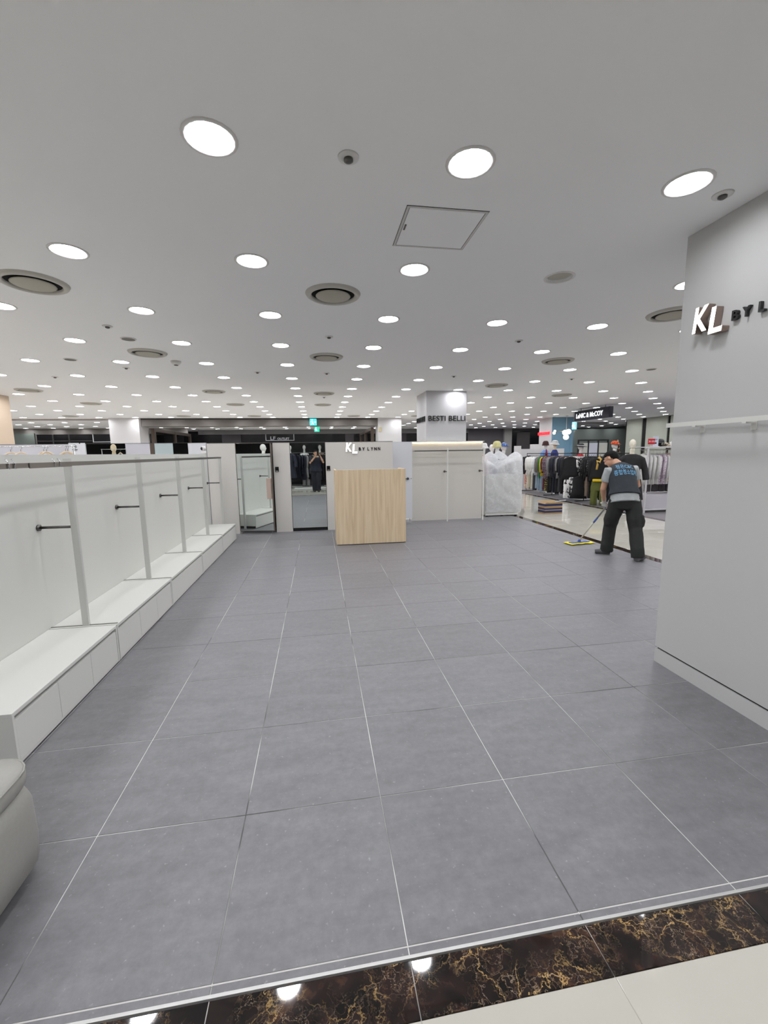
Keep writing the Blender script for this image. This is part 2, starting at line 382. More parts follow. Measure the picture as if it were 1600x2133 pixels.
# ------------------------------------------------------------------ ceiling with a hole at every downlight
LX0, LY0, LP = -0.416, 2.122, 1.1865
KX = range(-12, 15); KY = range(-3, 19)
PILLARS = []
def pillar_block(x, y): return any(a-0.14 < x < b+0.14 and c-0.14 < y < d+0.14 for a, b, c, d in PILLARS)
PILLARS += [(2.46, 3.41, 9.43, 10.35), (9.70, 10.62, 16.45, 17.5), (-7.35, -6.35, 16.6, 17.5), (2.40, 3.34, 16.7, 17.6), (2.455, 3.42, 1.14, 2.61), (-7.7, -6.78, 9.9, 10.8)]
spots = []
def in_view(x, y, z):
    f, yaw, pitch = 871.36, 0.15366, -0.14065
    cy, sy, cp, sp = math.cos(yaw), math.sin(yaw), math.cos(pitch), math.sin(pitch)
    fwd = Vector((sy*cp, cy*cp, sp)); right = Vector((cy, -sy, 0)); up = right.cross(fwd)
    d = Vector((x, y, z-1.5727)); t = d.dot(fwd)
    if t < 0.2: return False
    return abs(d.dot(right)/t*f) < 830 and -1090 < d.dot(up)/t*f < 1090
HOLE = 0.1
bm = B()
NSEG = 20
for k in KX:
    for j in KY:
        x, y = LX0+LP*k, LY0+LP*j
        h = LP/2
        skip = pillar_block(x, y) or (x > 13.9 and y < 18.6)
        if skip:
            vs = [bm.verts.new(p) for p in ((x-h, y-h, ZC), (x-h, y+h, ZC), (x+h, y+h, ZC), (x+h, y-h, ZC))]; bm.faces.new(vs); continue
        spots.append((x, y))
        per = NSEG//4; outer = []
        cs = [(1, 1), (-1, 1), (-1, -1), (1, -1)]
        for q in range(NSEG):
            a = 2*PI*(q+0.5*0)/NSEG + PI/4
            ca, sa = math.cos(a), math.sin(a); mmm = max(abs(ca), abs(sa))
            outer.append(bm.verts.new((x+h*ca/mmm, y+h*sa/mmm, ZC)))
        inner = [bm.verts.new((x+HOLE*math.cos(2*PI*q/NSEG+PI/4), y+HOLE*math.sin(2*PI*q/NSEG+PI/4), ZC)) for q in range(NSEG)]
        for q in range(NSEG):
            r = (q+1) % NSEG
            bm.faces.new((outer[q], inner[q], inner[r], outer[r]))
X0, X1 = LX0+LP*(KX[0]-.5), LX0+LP*(KX[-1]+.5); Y0, Y1 = LY0+LP*(KY[0]-.5), LY0+LP*(KY[-1]+.5)
for a, b_, c, d in ((-18.0, X0, -7, 26), (X1, 18, -7, 26), (X0, X1, -7, Y0), (X0, X1, Y1, 26)):
    if b_ > a and d > c:
        vs = [bm.verts.new(p) for p in ((a, c, ZC), (a, d, ZC), (b_, d, ZC), (b_, c, ZC))]; bm.faces.new(vs)
bmesh.ops.remove_doubles(bm, verts=bm.verts, dist=0.0004)
ceiling = struct(part('ceiling', bm, M_CEIL))
bm = B(); box(bm, -18.1, 18.1, -7.1, 26.1, ZC+0.12, ZC+0.16); struct(part('ceiling_void', bm, M_BLACKM, None)).name = 'ceiling_slab'

def ring_mesh(name, prof, m, n=NSEG, closed=True):
    bb = B(); lathe(bb, prof, n, cap=False); return mesh(bb, name, m, True)
me_trim = ring_mesh('trim_ring', [(0.0995, 0.004), (0.1, -0.004), (0.108, -0.007), (0.118, -0.004), (0.12, 0.001)], M_TRIM)
me_refl = ring_mesh('reflector', [(0.0995, 0.0), (0.095, 0.012), (0.093, 0.022)], M_REFL)
bb = B(); lathe(bb, [(0.094, 0.016), (0.05, 0.007)], 12); bb.faces.remove(min(bb.faces, key=lambda f: -f.calc_center_median().z if len(f.verts) == 12 else 1)); me_diff = mesh(bb, 'diffuser', M_LAMP, True)
me_off = me_diff.copy(); me_off.materials.clear(); me_off.materials.append(mat('unlit_diffuser', (176, 174, 160), 0.4))
view = sorted([s for s in spots if in_view(s[0], s[1], ZC)], key=lambda s: s[0]**2+s[1]**2)
near = view[:290]; nearset = set(near); rest = [s for s in spots if s not in nearset]
for (x, y) in near:
    off = abs(x-1.94) < 0.2 and abs(y-3.32) < 0.2
    o = ob('downlight', me_trim, None, (x, y, ZC))
    if off: tag(o, 'unlit round recessed downlight with dull glass among lit ones', 'downlight', 'recessed ceiling downlights')
    else: tag(o, 'lit round white recessed downlight in the flat ceiling', 'downlight', 'recessed ceiling downlights')
    ob('reflector', me_refl, o); ob('diffuser', me_off if off else me_diff, o)
def joined(name, me, pts, m, z):
    V = [v.co.copy() for v in me.vertices]; F = [tuple(p.vertices) for p in me.polygons]; n = len(V)
    vs, fs = [], []
    for i, (x, y) in enumerate(pts):
        vs += [(v.x+x, v.y+y, v.z+z) for v in V]; fs += [tuple(q+i*n for q in f) for f in F]
    r = bpy.data.meshes.new(name); r.from_pydata(vs, [], fs); r.materials.append(m); return r
dr = ob('far_and_unseen_downlights', joined('far_and_unseen_downlights', me_trim, rest, M_TRIM, ZC)); tag(dr, 'field of lit recessed downlights, far ones and unseen ones behind the camera', 'downlights'); dr['kind'] = 'stuff'  # also holds unseen downlights behind the camera, included for their light
o = ob('reflectors', joined('reflectors', me_refl, rest, M_REFL, ZC), dr); o['kind'] = 'stuff'
o = ob('diffusers', joined('diffusers', me_diff, rest, M_LAMP, ZC), dr); o['kind'] = 'stuff'

# air vents
me_v1 = ring_mesh('vent_ring', [(0.186, 0.0), (0.186, -0.014), (0.196, -0.024), (0.212, -0.025), (0.228, -0.016), (0.238, 0.0)], M_VENTW, 36)
bb = B(); lathe(bb, [(0.1862, -0.0012), (0.02, -0.0012)], 36); me_v2 = mesh(bb, 'vent_throat_shade', M_BLACKM)  # flat black disc paints the shade inside the vent opening
bb = B(); lathe(bb, [(0.06, -0.0015), (0.10, -0.010), (0.146, -0.016), (0.150, -0.020), (0.140, -0.026), (0.09, -0.033), (0.01, -0.036)], 36); me_v3 = mesh(bb, 'vent_dome', M_VENT, True)
for i, (x, y) in enumerate([(-2.16, 3.89), (0.18, 3.87), (-2.19, 6.23), (0.17, 6.26), (3.70, 6.20), (3.63, 4.0), (-2.17, 9.77), (0.19, 9.94), (-5.76, 9.78), (-5.72, 12.09), (3.74, 8.55), (6.05, 9.9), (0.19, 12.2), (-2.17, 12.2), (-4.55, 15.75), (-2.18, 15.75), (1.36, 15.75), (3.75, 15.75), (-8.12, 15.75)]):
    o = tag(ob('air_vent', me_v1, None, (x, y, ZC)), 'round cream ceiling air diffuser with a domed centre disc', 'vent', 'round ceiling air diffusers')
    ob('throat_shade', me_v2, o); ob('dome', me_v3, o)
# sprinklers, detectors
bb = B(); lathe(bb, [(0.05, 0.0), (0.048, -0.006), (0.03, -0.008), (0.024, -0.008)], 20); me_s1 = mesh(bb, 'sprinkler_plate', M_TRIM, True)
bb = B(); lathe(bb, [(0.022, -0.007), (0.022, -0.018), (0.012, -0.024), (0.004, -0.026)], 14); me_s2 = mesh(bb, 'sprinkler_head', M_DSTEEL, True)
for x, y in [(0.19, 2.16), (2.23, 2.18), (-2.15, 5.05), (0.18, 5.22), (2.54, 5.16), (-2.9, 7.3), (-0.95, 7.5), (0.2, 7.5), (2.5, 7.6), (4.9, 7.7), (-4.4, 8.2), (3.4, 11.0), (0.2, 10.6)]:
    o = tag(ob('sprinkler', me_s1, None, (x, y, ZC)), 'small flush ceiling sprinkler with a grey metal tip', 'sprinkler', 'ceiling sprinklers'); ob('sprinkler_head', me_s2, o)
for x, y, lab in [(-2.15, 5.55, 'thin round grey speaker grille in ceiling beside a small sprinkler'), (-3.4, 6.75, 'dark flat round speaker grille in ceiling between two downlights of one row'), (5.75, 6.7, 'dark round speaker grille in ceiling close to the grey column')]:
    bb = B(); lathe(bb, [(0.085, 0), (0.085, -0.006), (0.07, -0.008)], 24); o = tag(part('ceiling_speaker', bb, M_TRIM, None, False, (x, y, ZC)), lab, 'speaker')
    bb = B(); lathe(bb, [(0.07, -0.0075), (0.07, -0.010), (0.01, -0.011)], 24); part('grille', bb, mat('grille_grey', (120, 117, 112), 0.7), o)
bb = B(); lathe(bb, [(0.07, 0), (0.07, -0.02), (0.045, -0.05), (0.02, -0.055)], 20); o = tag(part('smoke_detector', bb, M_TRIM, None, True, (-2.0, 6.75, ZC)), 'white domed smoke detector hanging below the ceiling near a vent', 'detector')
bb = B(); lathe(bb, [(0.03, -0.05), (0.028, -0.062), (0.01, -0.065)], 14); part('sensor_cap', bb, M_DSTEEL, o, True)
# access hatch
h = thing('access_hatch', 'square flush access hatch with thin metal frame in ceiling', 'hatch', (0.785, 2.73, ZC))
bb = B()
for sx0, sx1, sy0, sy1 in ((-.24, -.226, -.23, .23), (.226, .24, -.23, .23), (-.226, .226, -.23, -.216), (-.226, .226, .216, .23)): box(bb, sx0, sx1, sy0, sy1, -0.004, 0.001)
part('frame', bb, mat('hatch_frame', (205, 203, 200), 0.5), h)
bb = B()
for sx0, sx1, sy0, sy1 in ((-.243, -.24, -.233, .233), (.24, .243, -.233, .233), (-.24, .24, -.233, -.23), (-.24, .24, .23, .233), (-.226, -.2225, -.216, .216), (.2225, .226, -.216, .216), (-.2225, .2225, -.216, -.2125), (-.2225, .2225, .2125, .216)): box(bb, sx0, sx1, sy0, sy1, -0.0012, 0.001)
part('shadow_gap', bb, M_DARKGAP, h)
bb = B(); box(bb, -.2225, .2225, -.2125, .2125, -0.003, 0.001); lid = part('lid', bb, M_CEIL, h)
bb = B(); box(bb, -.215, -.205, -.04, .02, -0.006, -0.002); part('latch', bb, M_DSTEEL, lid)

# ------------------------------------------------------------------ outer shell
bm = B(); box(bm, -18.1, -18, -7, 26, 0, ZC); struct(part('wall_left_far', bm, mat('far_wall_warm', (170, 160, 150), 0.7)))
bm = B(); box(bm, 18, 18.1, -7, 26, 0, ZC); struct(part('wall_right_far', bm, M_GREEN))
bm = B(); box(bm, -18, 18, -7.1, -7, 0, ZC); struct(part('wall_front', bm, M_BLACKM))
bm = B(); box(bm, -18, 18, 26, 26.1, 0, ZC); wf = struct(part('wall_back_far', bm, M_DOM))

def shopfront(name, x0, x1, y, z0, z1, m, parent=None):
    bb = B(); box(bb, x0, x1, y, y+0.06, z0, z1); o = part(name, bb, m, parent)
    if not parent: struct(o)
    return o
# far left shopfronts (beyond the side shop)
wl = shopfront('wall_far_left', -18, -6.4, 22.6, 0, ZC, M_DGREY)
bm = B(); box(bm, -15.5, -13.3, 22.56, 22.6, 0, 2.72); part('green_panel', bm, M_GREEN, wl)
for i, (a, b_) in enumerate([(-13.2, -12.53), (-12.47, -11.83), (-11.77, -10.8), (-10.75, -7.0)]):
    bm = B(); box(bm, a, b_, 22.55, 22.6, 0, 2.66); part('dark_window', bm, M_DOM, wl)
bm = B()
for a in (-12.5, -11.8): box(bm, a-0.03, a+0.03, 22.53, 22.56, 0, 2.66)
box(bm, -13.2, -10.8, 22.53, 22.55, 2.33, 2.37); part('window_bars', bm, mat('window_bar', (50, 48, 50), 0.5), wl)
def outlet_sign(name, label, x0, x1, z0, z1, y, words):
    o = thing(name, label, 'sign', ((x0+x1)/2, y, z0))
    bb = B(); w2 = (x1-x0)/2; hh = z1-z0
    for a, b_, c, d in ((-w2, w2, 0, .03), (-w2, -w2+.03, .03, hh), (w2-.03, w2, .03, hh)): box(bb, a, b_, -0.04, 0, c, d)
    part('frame', bb, mat('sign_frame_grey', (200, 202, 206), 0.5), o)
    for s, size, wd, lx, lz in words: letters(o, s, size, wd, (lx, -0.02, lz), FACE_Y, mat('sign_letter_grey', (208, 210, 214), 0.5), 0.02, 0.004)
    return o
outlet_sign('shop_sign', 'framed shop sign partly hidden behind the far white pillar', -10.75, -8.7, 2.27, 2.65, 22.545, [('DA', 0.36, 0.50, 0.18, 0.06)])
# centre hall
wb = shopfront('wall_hall_back', -6.4, 9.0, 24.6, 0, ZC, M_DOM)
bm = B(); box(bm, -6.4, 9.0, 24.46, 24.6, 2.69, ZC); part('bulkhead', bm, mat('bulkhead_grey', (120, 118, 118), 0.6), wb)
for a, b_ in ((-5.2, -4.2), (1.6, 2.1), (4.6, 5.2)):
    bm = B(); box(bm, a, b_, 24.54, 24.6, 0, 2.69); part('shop_pier', bm, mat('pier_dark', (58, 54, 58), 0.6), wb)
outlet_sign('shop_sign', 'framed grey lettered shop sign in dark hall near exit signs', -2.86, -1.29, 2.33, 2.69, 24.595, [('LF', 0.26, 0.30, -0.54, 0.055), ('OUTLET', 0.16, 0.66, -0.15, 0.055)])
# portal soffit between the two white pillars
bm = B(); box(bm, -6.35, 2.40, 16.8, 17.4, 2.65, ZC); sf = struct(part('trim_2', bm, M_DGREY)); 
bm = B(); box(bm, -6.35, 2.40, 16.78, 16.8, 2.905, ZC-0.002); part('dark_edge', bm, M_DARKGAP, sf)
for x, lab, nm in ((-6.2, 'bronze framed glass screen beside pillar that hides a shop sign', 0), (2.26, 'bronze framed glass side screen beside pillar near the exit signs', 1)):
    t = thing('glass_screen', lab, 'partition', (x, 17.42, 0))
    for y0 in (0.0, 2.4, 4.6):
        bb = B(); box(bb, -0.06, 0.06, y0, y0+0.16, 0, 2.62); part('mullion', bb, mat('bronze_mullion', (112, 100, 90), 0.3, metal=0.7), t)
    bb = B(); box(bb, -0.05, 0.05, 0.16, 4.6, 2.50, 2.62); part('head_rail', bb, mat('bronze_mullion', (112, 100, 90)), t)
    for y0, y1 in ((0.16, 2.4), (2.56, 4.6)):
        bb = B(); box(bb, -0.008, 0.008, y0, y1, 0.02, 2.50); part('glass_pane', bb, M_GLASS, t)
bm = B(); box(bm, -18, -7.35, 17.0, 17.1, ZC-0.05, ZC-0.0005); struct(part('trim_3', bm, mat('beam_taupe', (180, 170, 164), 0.8)))
def pillar(name, x0, x1, y0, y1, m, label):
    bb = B(); box(bb, x0, x1, y0, y1, 0, ZC-0.0005); return struct(part(name, bb, m))
pillar('wall_pillar', -7.35, -6.35, 16.6, 17.5, M_PILLARW, '')
p2 = pillar('wall_pillar', 2.40, 3.34, 16.7, 17.6, M_PILLARW, '')
bm = B(); box(bm, 2.44, 2.52, 16.67, 16.7, 2.40, 2.58, 0.004); part('wall_box', bm, mat('wall_box_cream', (214, 200, 150), 0.5), p2)
pillar('wall_pillar', -7.7, -6.78, 9.9, 10.8, mat('warm_pillar', (226, 204, 180), 0.6), '')
# far right shell
wr = shopfront('wall_right', 9.0, 18, 24.6, 0, ZC, mat('grey_mauve_wall', (92, 89, 92), 0.7))
bm = B(); box(bm, 11.26, 11.75, 24.4, 24.6, 0, ZC); part('pier', bm, mat('pier_light', (150, 148, 144), 0.7), wr)
bm = B(); box(bm, 11.8, 14.0, 24.5, 24.6, 0, 2.80); part('dark_door', bm, M_DOM, wr)
bm = B(); box(bm, 12.1, 12.95, 24.46, 24.5, 0, 2.70); part('door_leaf', bm, mat('door_leaf_dark', (62, 58, 56), 0.6), wr)
bm = B(); box(bm, 13.6, 18, 21.5, 21.6, 0, 2.72); wg = part('wall_green_grey', bm, M_GREEN); struct(wg)
bm = B(); box(bm, 14.5, 14.6, -1.6, 18.2, 0, ZC); wp = struct(part('wall_right_panelled', bm, M_BLACKM))
for a, b_ in ((18.1, 17.15), (16.9, 15.75), (15.6, 14.4), (14.25, 13.0)):
    bm = B(); box(bm, 14.46, 14.5, b_, a, 0, ZC-0.01); part('pale_panel', bm, M_PALEGREEN, wp)
bm = B(); box(bm, 10.7, 14.4, 19.4, 19.5, 2.80, ZC); struct(part('trim_4', bm, mat('beam_grey', (150, 148, 146), 0.7)))

# ------------------------------------------------------------------ own shop: right column
bm = B(); box(bm, 2.44, 3.42, 1.14, 2.61, 0.118, ZC-0.0005); col = struct(part('wall_column', bm, M_COLUMN))
bm = B(); box(bm, 2.452, 3.408, 1.152, 2.598, 0.104, 0.118); part('shadow_gap', bm, M_DARKGAP, col)
bm = B(); box(bm, 2.44, 3.42, 1.14, 2.61, 0.0, 0.104); part('base_panel', bm, M_COLUMN, col)
s = thing('wall_sign', 'two big lit letters and small black letters on grey column', 'sign', (2.44, 2.462, 2.262))
def kl_sign(s, h, rot, m_face, side, gap, depth):
    """h: cap height of the K; letters are children, reading along the local direction of rot"""
    R = Matrix.Rotation(rot[2], 4, 'Z') @ Matrix.Rotation(rot[0], 4, 'X')
    def place(ch, wd, ht, lx, ly, d, m, sd, shear, g, fat):
        me = text_mesh(ch, 1.0, 0.5, fat).copy(); me.materials.clear(); me.materials.append(m); me.materials.append(sd or m)
        zt = max(v.co.z for v in me.vertices)
        for p in me.polygons: p.material_index = 0 if all(me.vertices[v].co.z > zt-1e-4 for v in p.vertices) else 1
        x0, x1 = minx(me), maxx(me); y0 = min(v.co.y for v in me.vertices); y1 = max(v.co.y for v in me.vertices)
        for v in me.vertices:
            y = (v.co.y-y0)/(y1-y0)*ht
            v.co = Vector(((v.co.x-x0)/(x1-x0)*wd+lx+shear*y, y+ly, v.co.z*d+d/2+g))
        o = ob('letter', me, s); o.matrix_basis = R.copy()
    place('K', 0.66*h, h, 0.0, 0.20*h, depth, m_face, side, 0.10, gap, 0.026)
    place('L', 0.58*h, h, 0.74*h, 0.0, depth, m_face, side, 0.10, gap, 0.026)
    x = 1.50*h
    for ch, wd, adv in (('B', .26, .40), ('Y', .30, .60), ('L', .22, .38), ('Y', .30, .42), ('N', .28, .42), ('N', .28, .4)):
        place(ch, wd*h, 0.37*h, x, 0.30*h, depth*0.4, M_BLACK, None, 0.0, gap*0.5, 0.03); x += adv*h
kl_sign(s, 0.152, FACE_X, M_LIT, M_BRONZE, 0.004, 0.05)
# rail on the column
s = thing('hanging_rail', 'flat white rail on short brackets along the grey column', 'rail', (2.44, 1.95, 1.722))
bm = B(); box(bm, -0.075, -0.062, -0.75, 0.635, -0.006, 0.022); part('bar', bm, M_WHITE, s)
for y in (0.42, 0.10, -0.22, -0.54):
    bm = B(); box(bm, -0.075, 0.0, y-0.012, y+0.012, -0.014, -0.006); box(bm, -0.008, 0.0, y-0.015, y+0.015, -0.05, 0.0); part('bracket', bm, M_WHITE, s)

# ------------------------------------------------------------------ own shop: left display wall, benches, posts
WX = -2.035
wlft = B(); box(wlft, WX-0.06, WX, 1.5, 8.22, 0, 1.595); wleft = struct(part('wall_left', wlft, M_WHITE2))
POST = [3.36, 4.57, 5.77, 6.97, 8.15]
cells = [2.20, 3.33, 4.54, 5.74, 6.94, 8.06]
BN = ['white low bench cabinet behind the pouf with three doors', 'white low bench cabinet second along from the pouf, three doors', 'white low bench cabinet in the middle of the left display wall', 'white low bench cabinet one before the end of display wall', 'white low bench cabinet ending beside the open mirrored door']
for i in range(5):
    y0, y1 = cells[i]+0.006, cells[i+1]-0.006
    t = thing('bench_cabinet', BN[i], 'cabinet', (WX, y0, 0), 0, 'bench cabinets along the display wall')
    L = y1-y0; D = 0.47
    bb = B(); box(bb, 0.002, D-0.02, 0.0, L, 0.05, 0.278); part('body', bb, M_WHITE, t)
    bb = B(); box(bb, 0.002, D, 0.0, L, 0.278, 0.300, 0.002); part('top', bb, M_WHITE, t)
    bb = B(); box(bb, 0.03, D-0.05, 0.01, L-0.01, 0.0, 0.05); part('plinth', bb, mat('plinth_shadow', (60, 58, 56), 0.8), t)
    for a in (0.0, L-0.016):
        bb = B(); box(bb, D-0.02, D, a, a+0.016, 0.014, 0.278); part('end_panel', bb, M_WHITE, t)
    bb = B(); box(bb, D-0.02, D-0.004, 0.016, L-0.016, 0.014, 0.028); part('bottom_rail', bb, M_WHITE, t)
    bb = B(); box(bb, D-0.0205, D-0.018, 0.016, L-0.016, 0.251, 0.278); part('finger_groove', bb, mat('groove_shade', (150, 150, 144), 0.6), t)
    nd = 3 if i < 2 else 1
    dw = (L-0.036)/nd
    for k in range(nd):
        bb = B(); box(bb, D-0.018, D-0.002, 0.018+dw*k+0.0015, 0.018+dw*(k+1)-0.0015, 0.03, 0.254, 0.001); part('door', bb, M_WHITE, t)
# uprights
for i, y in enumerate(POST):
    lab = ['white metal upright post closest to the pouf, with hanging arm', 'white metal upright post second along display wall, with hanging arm', 'white metal upright post in the middle of the display wall', 'white metal upright post one before the end of display wall', 'thin white upright post at the open mirrored door'][i]
    t = thing('display_post', lab, 'post', (-1.79, y, 0.3005), 0, 'uprights of the display wall')
    if i == 4: t.location = (-1.79, 8.12, 0)
    bb = B(); box(bb, -0.022, 0.022, -0.012, 0.012, 0, 1.262 if i < 4 else 1.54); part('upright', bb, mat('post_white', (205, 205, 200), 0.45), t)
    az = 0.765 if i < 4 else 1.065; bb = B(); tube(bb, [(-0.022, 0, az), (-0.24, 0, az)], 0.010, 10); part('arm', bb, M_DSTEEL, t, True)
    bb = B(); tube(bb, [(-0.244, 0, az), (-0.232, 0, az)], 0.024, 16); part('flange', bb, M_DSTEEL, t, True)
    bb = B(); box(bb, -0.244, 0.22, -0.005, 0.005, 0.0, 0.004) if i < 4 else box(bb, -0.03, 0.03, -0.012, 0.012, 0, 0.003); part('floor_bar', bb, M_STEEL, t)
t = thing('hanging_rail', 'long flat steel hanging rail running through the white posts', 'rail', (-1.79, 1.6, 1.525))
bb = B(); box(bb, 0.0225, 0.030, 0.0, 6.54, -0.014, 0.016); part('bar', bb, M_STEEL, t)
for y in (1.12, 1.17, 1.55, 1.61):
    bb = B(); tube(bb, [(0.035, y, -0.016), (0.035, y, 0.018), (0.026, y, 0.034), (0.02, y, 0.04)], 0.004, 6); part('hook', bb, M_CHROME, t, True)
bb = B(); box(bb, 0.030, 0.034, 1.30, 1.75, -0.018, 0.016); part('splice_plate', bb, M_STEEL, t)

# pouf
t = thing('pouf', 'square pale grey leatherette pouf with piped cushion top', 'pouf', (-1.42, 1.345, 0))
def rsq(w, r, z, n=6):
    pts = []
    for q, (sx, sy) in enumerate(((1, 1), (-1, 1), (-1, -1), (1, -1))):
        for k in range(n):
            a = q*PI/2+k*(PI/2)/(n-1); pts.append((sx*(w-r)+r*math.cos(a), sy*(w-r)+r*math.sin(a), z))
    return pts
bb = B(); rings(bb, [rsq(.300, .10, .042), rsq(.318, .11, .06), rsq(.325, .115, .15), rsq(.32, .11, .30), rsq(.305, .105, .352), rsq(.29, .10, .362)]); part('base', bb, M_LEATHER, t, True)
bb = B(); rings(bb, [rsq(.285, .10, .362), rsq(.306, .105, .368), rsq(.315, .11, .385), rsq(.315, .11, .425), rsq(.307, .108, .440), rsq(.25, .10, .448), rsq(.1, .05, .452)]); cu = part('cushion', bb, M_LEATHER, t, True)
bb = B(); P = rsq(.3135, .11, .431); tube(bb, P+[P[0]], 0.0038, 6); part('piping', bb, M_LEATHER, cu, True)
for sx in (-1, 1):
    for sy in (-1, 1):
        bb = B(); lathe(bb, [(0.02, 0), (0.025, 0.043)], 12, (sx*.24, sy*.24, 0)); part('foot', bb, M_BLACK, t)

# ------------------------------------------------------------------ fitting room wall (back of the shop)
BY = 8.63
wallb = struct(ob('wall_back', mesh(box(B(), 0.155, 1.54, BY, BY+0.06, 0, 1.80), 'wall_back', M_WALLG)))
for a, b_ in ((-2.12, -1.595), (-0.88, -0.555)):
    bb = B(); box(bb, a, b_, BY, BY+0.06, 0, 1.80); part('panel', bb, M_WALLG, wallb)
bb = B(); box(bb, -2.12, 1.54, BY-0.004, BY+0.064, 1.80, 1.808); part('cap_strip', bb, M_DSTEEL, wallb)
for x in (-1.60, -0.72, 0.2, 1.50):
    bb = B(); box(bb, x-0.03, x+0.03, BY+0.06, BY+0.6, 0, 1.80); part('cubicle_wall', bb, M_WALLG, wallb)
bb = B(); box(bb, -2.12, 1.54, BY+0.6, BY+0.65, 0, 1.78); part('cubicle_back', bb, mat('cubicle_dark', (70, 68, 66), 0.8), wallb)
# mirror door, closed
d2 = thing('door_2', 'closed full height mirror door', 'door', (-0.20, BY, 0)); struct(d2); del d2['category']
bb = B(); box(bb, -0.352, 0.352, 0.012, 0.04, 0.065, 1.792); part('leaf', bb, M_DSTEEL, d2)
bb = B(); box(bb, -0.346, 0.346, 0.006, 0.012, 0.07, 1.788); part('mirror', bb, M_MIRROR, d2)
bb = B(); box(bb, -0.352, 0.352, 0.03, 0.05, 0.0, 0.06); part('door_gap_shade', bb, M_BLACKM, d2)  # black strip stands in for the shaded gap below the door
# mirror door, open
d1 = thing('door_1', 'open full height mirror door', 'door', (-1.59, BY-0.005, 0), math.radians(-11)); struct(d1); del d1['category']
bb = B(); box(bb, 0.0, 0.70, 0.006, 0.035, 0.055, 1.79); part('leaf', bb, mat('door_edge_bronze', (104, 92, 84), 0.5), d1)
bb = B(); box(bb, 0.008, 0.682, 0.0, 0.006, 0.06, 1.786); part('mirror', bb, M_MIRROR, d1)
bb = B(); box(bb, 0.585, 0.675, -0.030, 0.0, 0.70, 1.11, 0.004); part('pull_handle', bb, mat('rose_bronze_pull', (205, 184, 172), 0.3, metal=0.5), d1)
for x, lab in ((-0.815, 'black square call button plate between the two mirror doors'), (0.205, 'black square call button plate beside closed mirror door and counter')):
    t = thing('button_plate', lab, 'switch', (x, BY, 1.275))
    bb = B(); box(bb, -0.035, 0.035, -0.014, 0, -0.05, 0.05, 0.003); part('plate', bb, M_BLACK, t)
    bb = B(); box(bb, -0.02, 0.02, -0.0155, -0.014, -0.038, -0.030); part('mark', bb, M_TRIM, t)
s = thing('wall_sign', 'two lit white letters and small black letters above wooden counter', 'sign', (0.565, BY, 1.57))
kl_sign(s, 0.178, FACE_Y, M_LIT, M_TRIM, 0.002, 0.02)

# staff door (white) and the two-tone display partition
d3 = thing('door_3', 'white staff door', 'door', (1.545, 9.30, 0)); struct(d3); del d3['category']
bb = B(); box(bb, 0.0, 0.555, 0.0, 0.04, 0.07, 1.81); part('leaf', bb, mat('white_door', (226, 228, 232), 0.5), d3)
bb = B(); tube(bb, [(0.45, 0.0, 0.985), (0.45, -0.02, 0.985)], 0.026, 16); r_ = part('rose', bb, M_BLACKM, d3, True)
bb = B(); tube(bb, [(0.45, -0.02, 0.985), (0.45, -0.05, 0.985), (0.43, -0.055, 0.985), (0.33, -0.055, 0.985)], 0.009, 8); part('lever', bb, M_DSTEEL, r_, True)
bb = B(); tube(bb, [(0.53, 0.0, 0.985), (0.53, -0.004, 0.985)], 0.008, 8); part('lock', bb, M_BLACKM, d3)
bb = B(); box(bb, 0.48, 0.50, -0.02, 0.0, 0.0, 0.07); part('door_stop', bb, M_CHROME, d3)
PY = 9.36
wp3 = struct(ob('wall_partition', mesh(box(B(), 2.105, 3.79, PY, PY+0.06, 0.0, 1.795), 'wall_partition', M_BEIGE)))
bb = B(); box(bb, 2.105, 3.81, PY-0.05, PY+0.06, 1.795, 1.815); part('cap', bb, M_WHITE, wp3)
bb = B(); box(bb, 2.12, 3.78, PY-0.02, PY-0.004, 1.782, 1.794); part('light_strip', bb, M_LEDW, wp3)
for x, lab in ((2.875, 'slim white post dividing the beige display partition in half'), (3.725, 'slim white post at end of beige partition beside plastic sheet')):
    t = thing('display_post', lab, 'post', (x, PY-0.24, 0))
    bb = B(); box(bb, -0.014, 0.014, -0.01, 0.01, 0, 1.66); part('upright', bb, M_WHITE, t)
    bb = B(); tube(bb, [(0, 0.01, 1.13), (0, 0.236, 1.13)], 0.010, 10); part('arm', bb, M_DSTEEL, t, True)
    bb = B(); tube(bb, [(0, 0.226, 1.13), (0, 0.2385, 1.13)], 0.026, 16); part('flange', bb, M_DSTEEL, t, True)
for i, (x0, x1, lab) in enumerate(((2.115, 2.86, 'flat steel hanging rail on partition beside the white staff door'), (2.89, 3.71, 'flat steel hanging rail on partition beside the plastic sheet'))):
    t = thing('hanging_rail', lab, 'rail', (x0, PY-0.24, 1.60))
    bb = B(); box(bb, 0, x1-x0, -0.004, 0.004, -0.014, 0.014); part('bar', bb, M_STEEL, t)
    for bx in (0.02, x1-x0-0.02):
        bb = B(); tube(bb, [(bx, 0.004, 0), (bx, 0.239, 0)], 0.006, 8); part('bracket', bb, M_STEEL, t, True)
# brand pillar
pb = pillar('wall_pillar', 2.46, 3.41, 9.43, 10.35, mat('pillar_grey_white', (206, 205, 206), 0.6), '')
s = thing('wall_sign', 'wide black lettering on front face of the grey pillar', 'sign', (2.495, 9.43, 2.275))
letters(s, 'BESTI BELLI', 0.165, 0.885, (0, 0, 0), FACE_Y, M_BLACK, 0.02, 0.0)
s = thing('wall_sign', 'black lettering seen edge on along side face of grey pillar', 'sign', (2.46, 10.31, 2.275))
letters(s, 'BESTI BELLI', 0.165, 0.80, (0, 0, 0), FACE_X, M_BLACK, 0.02, 0.002)

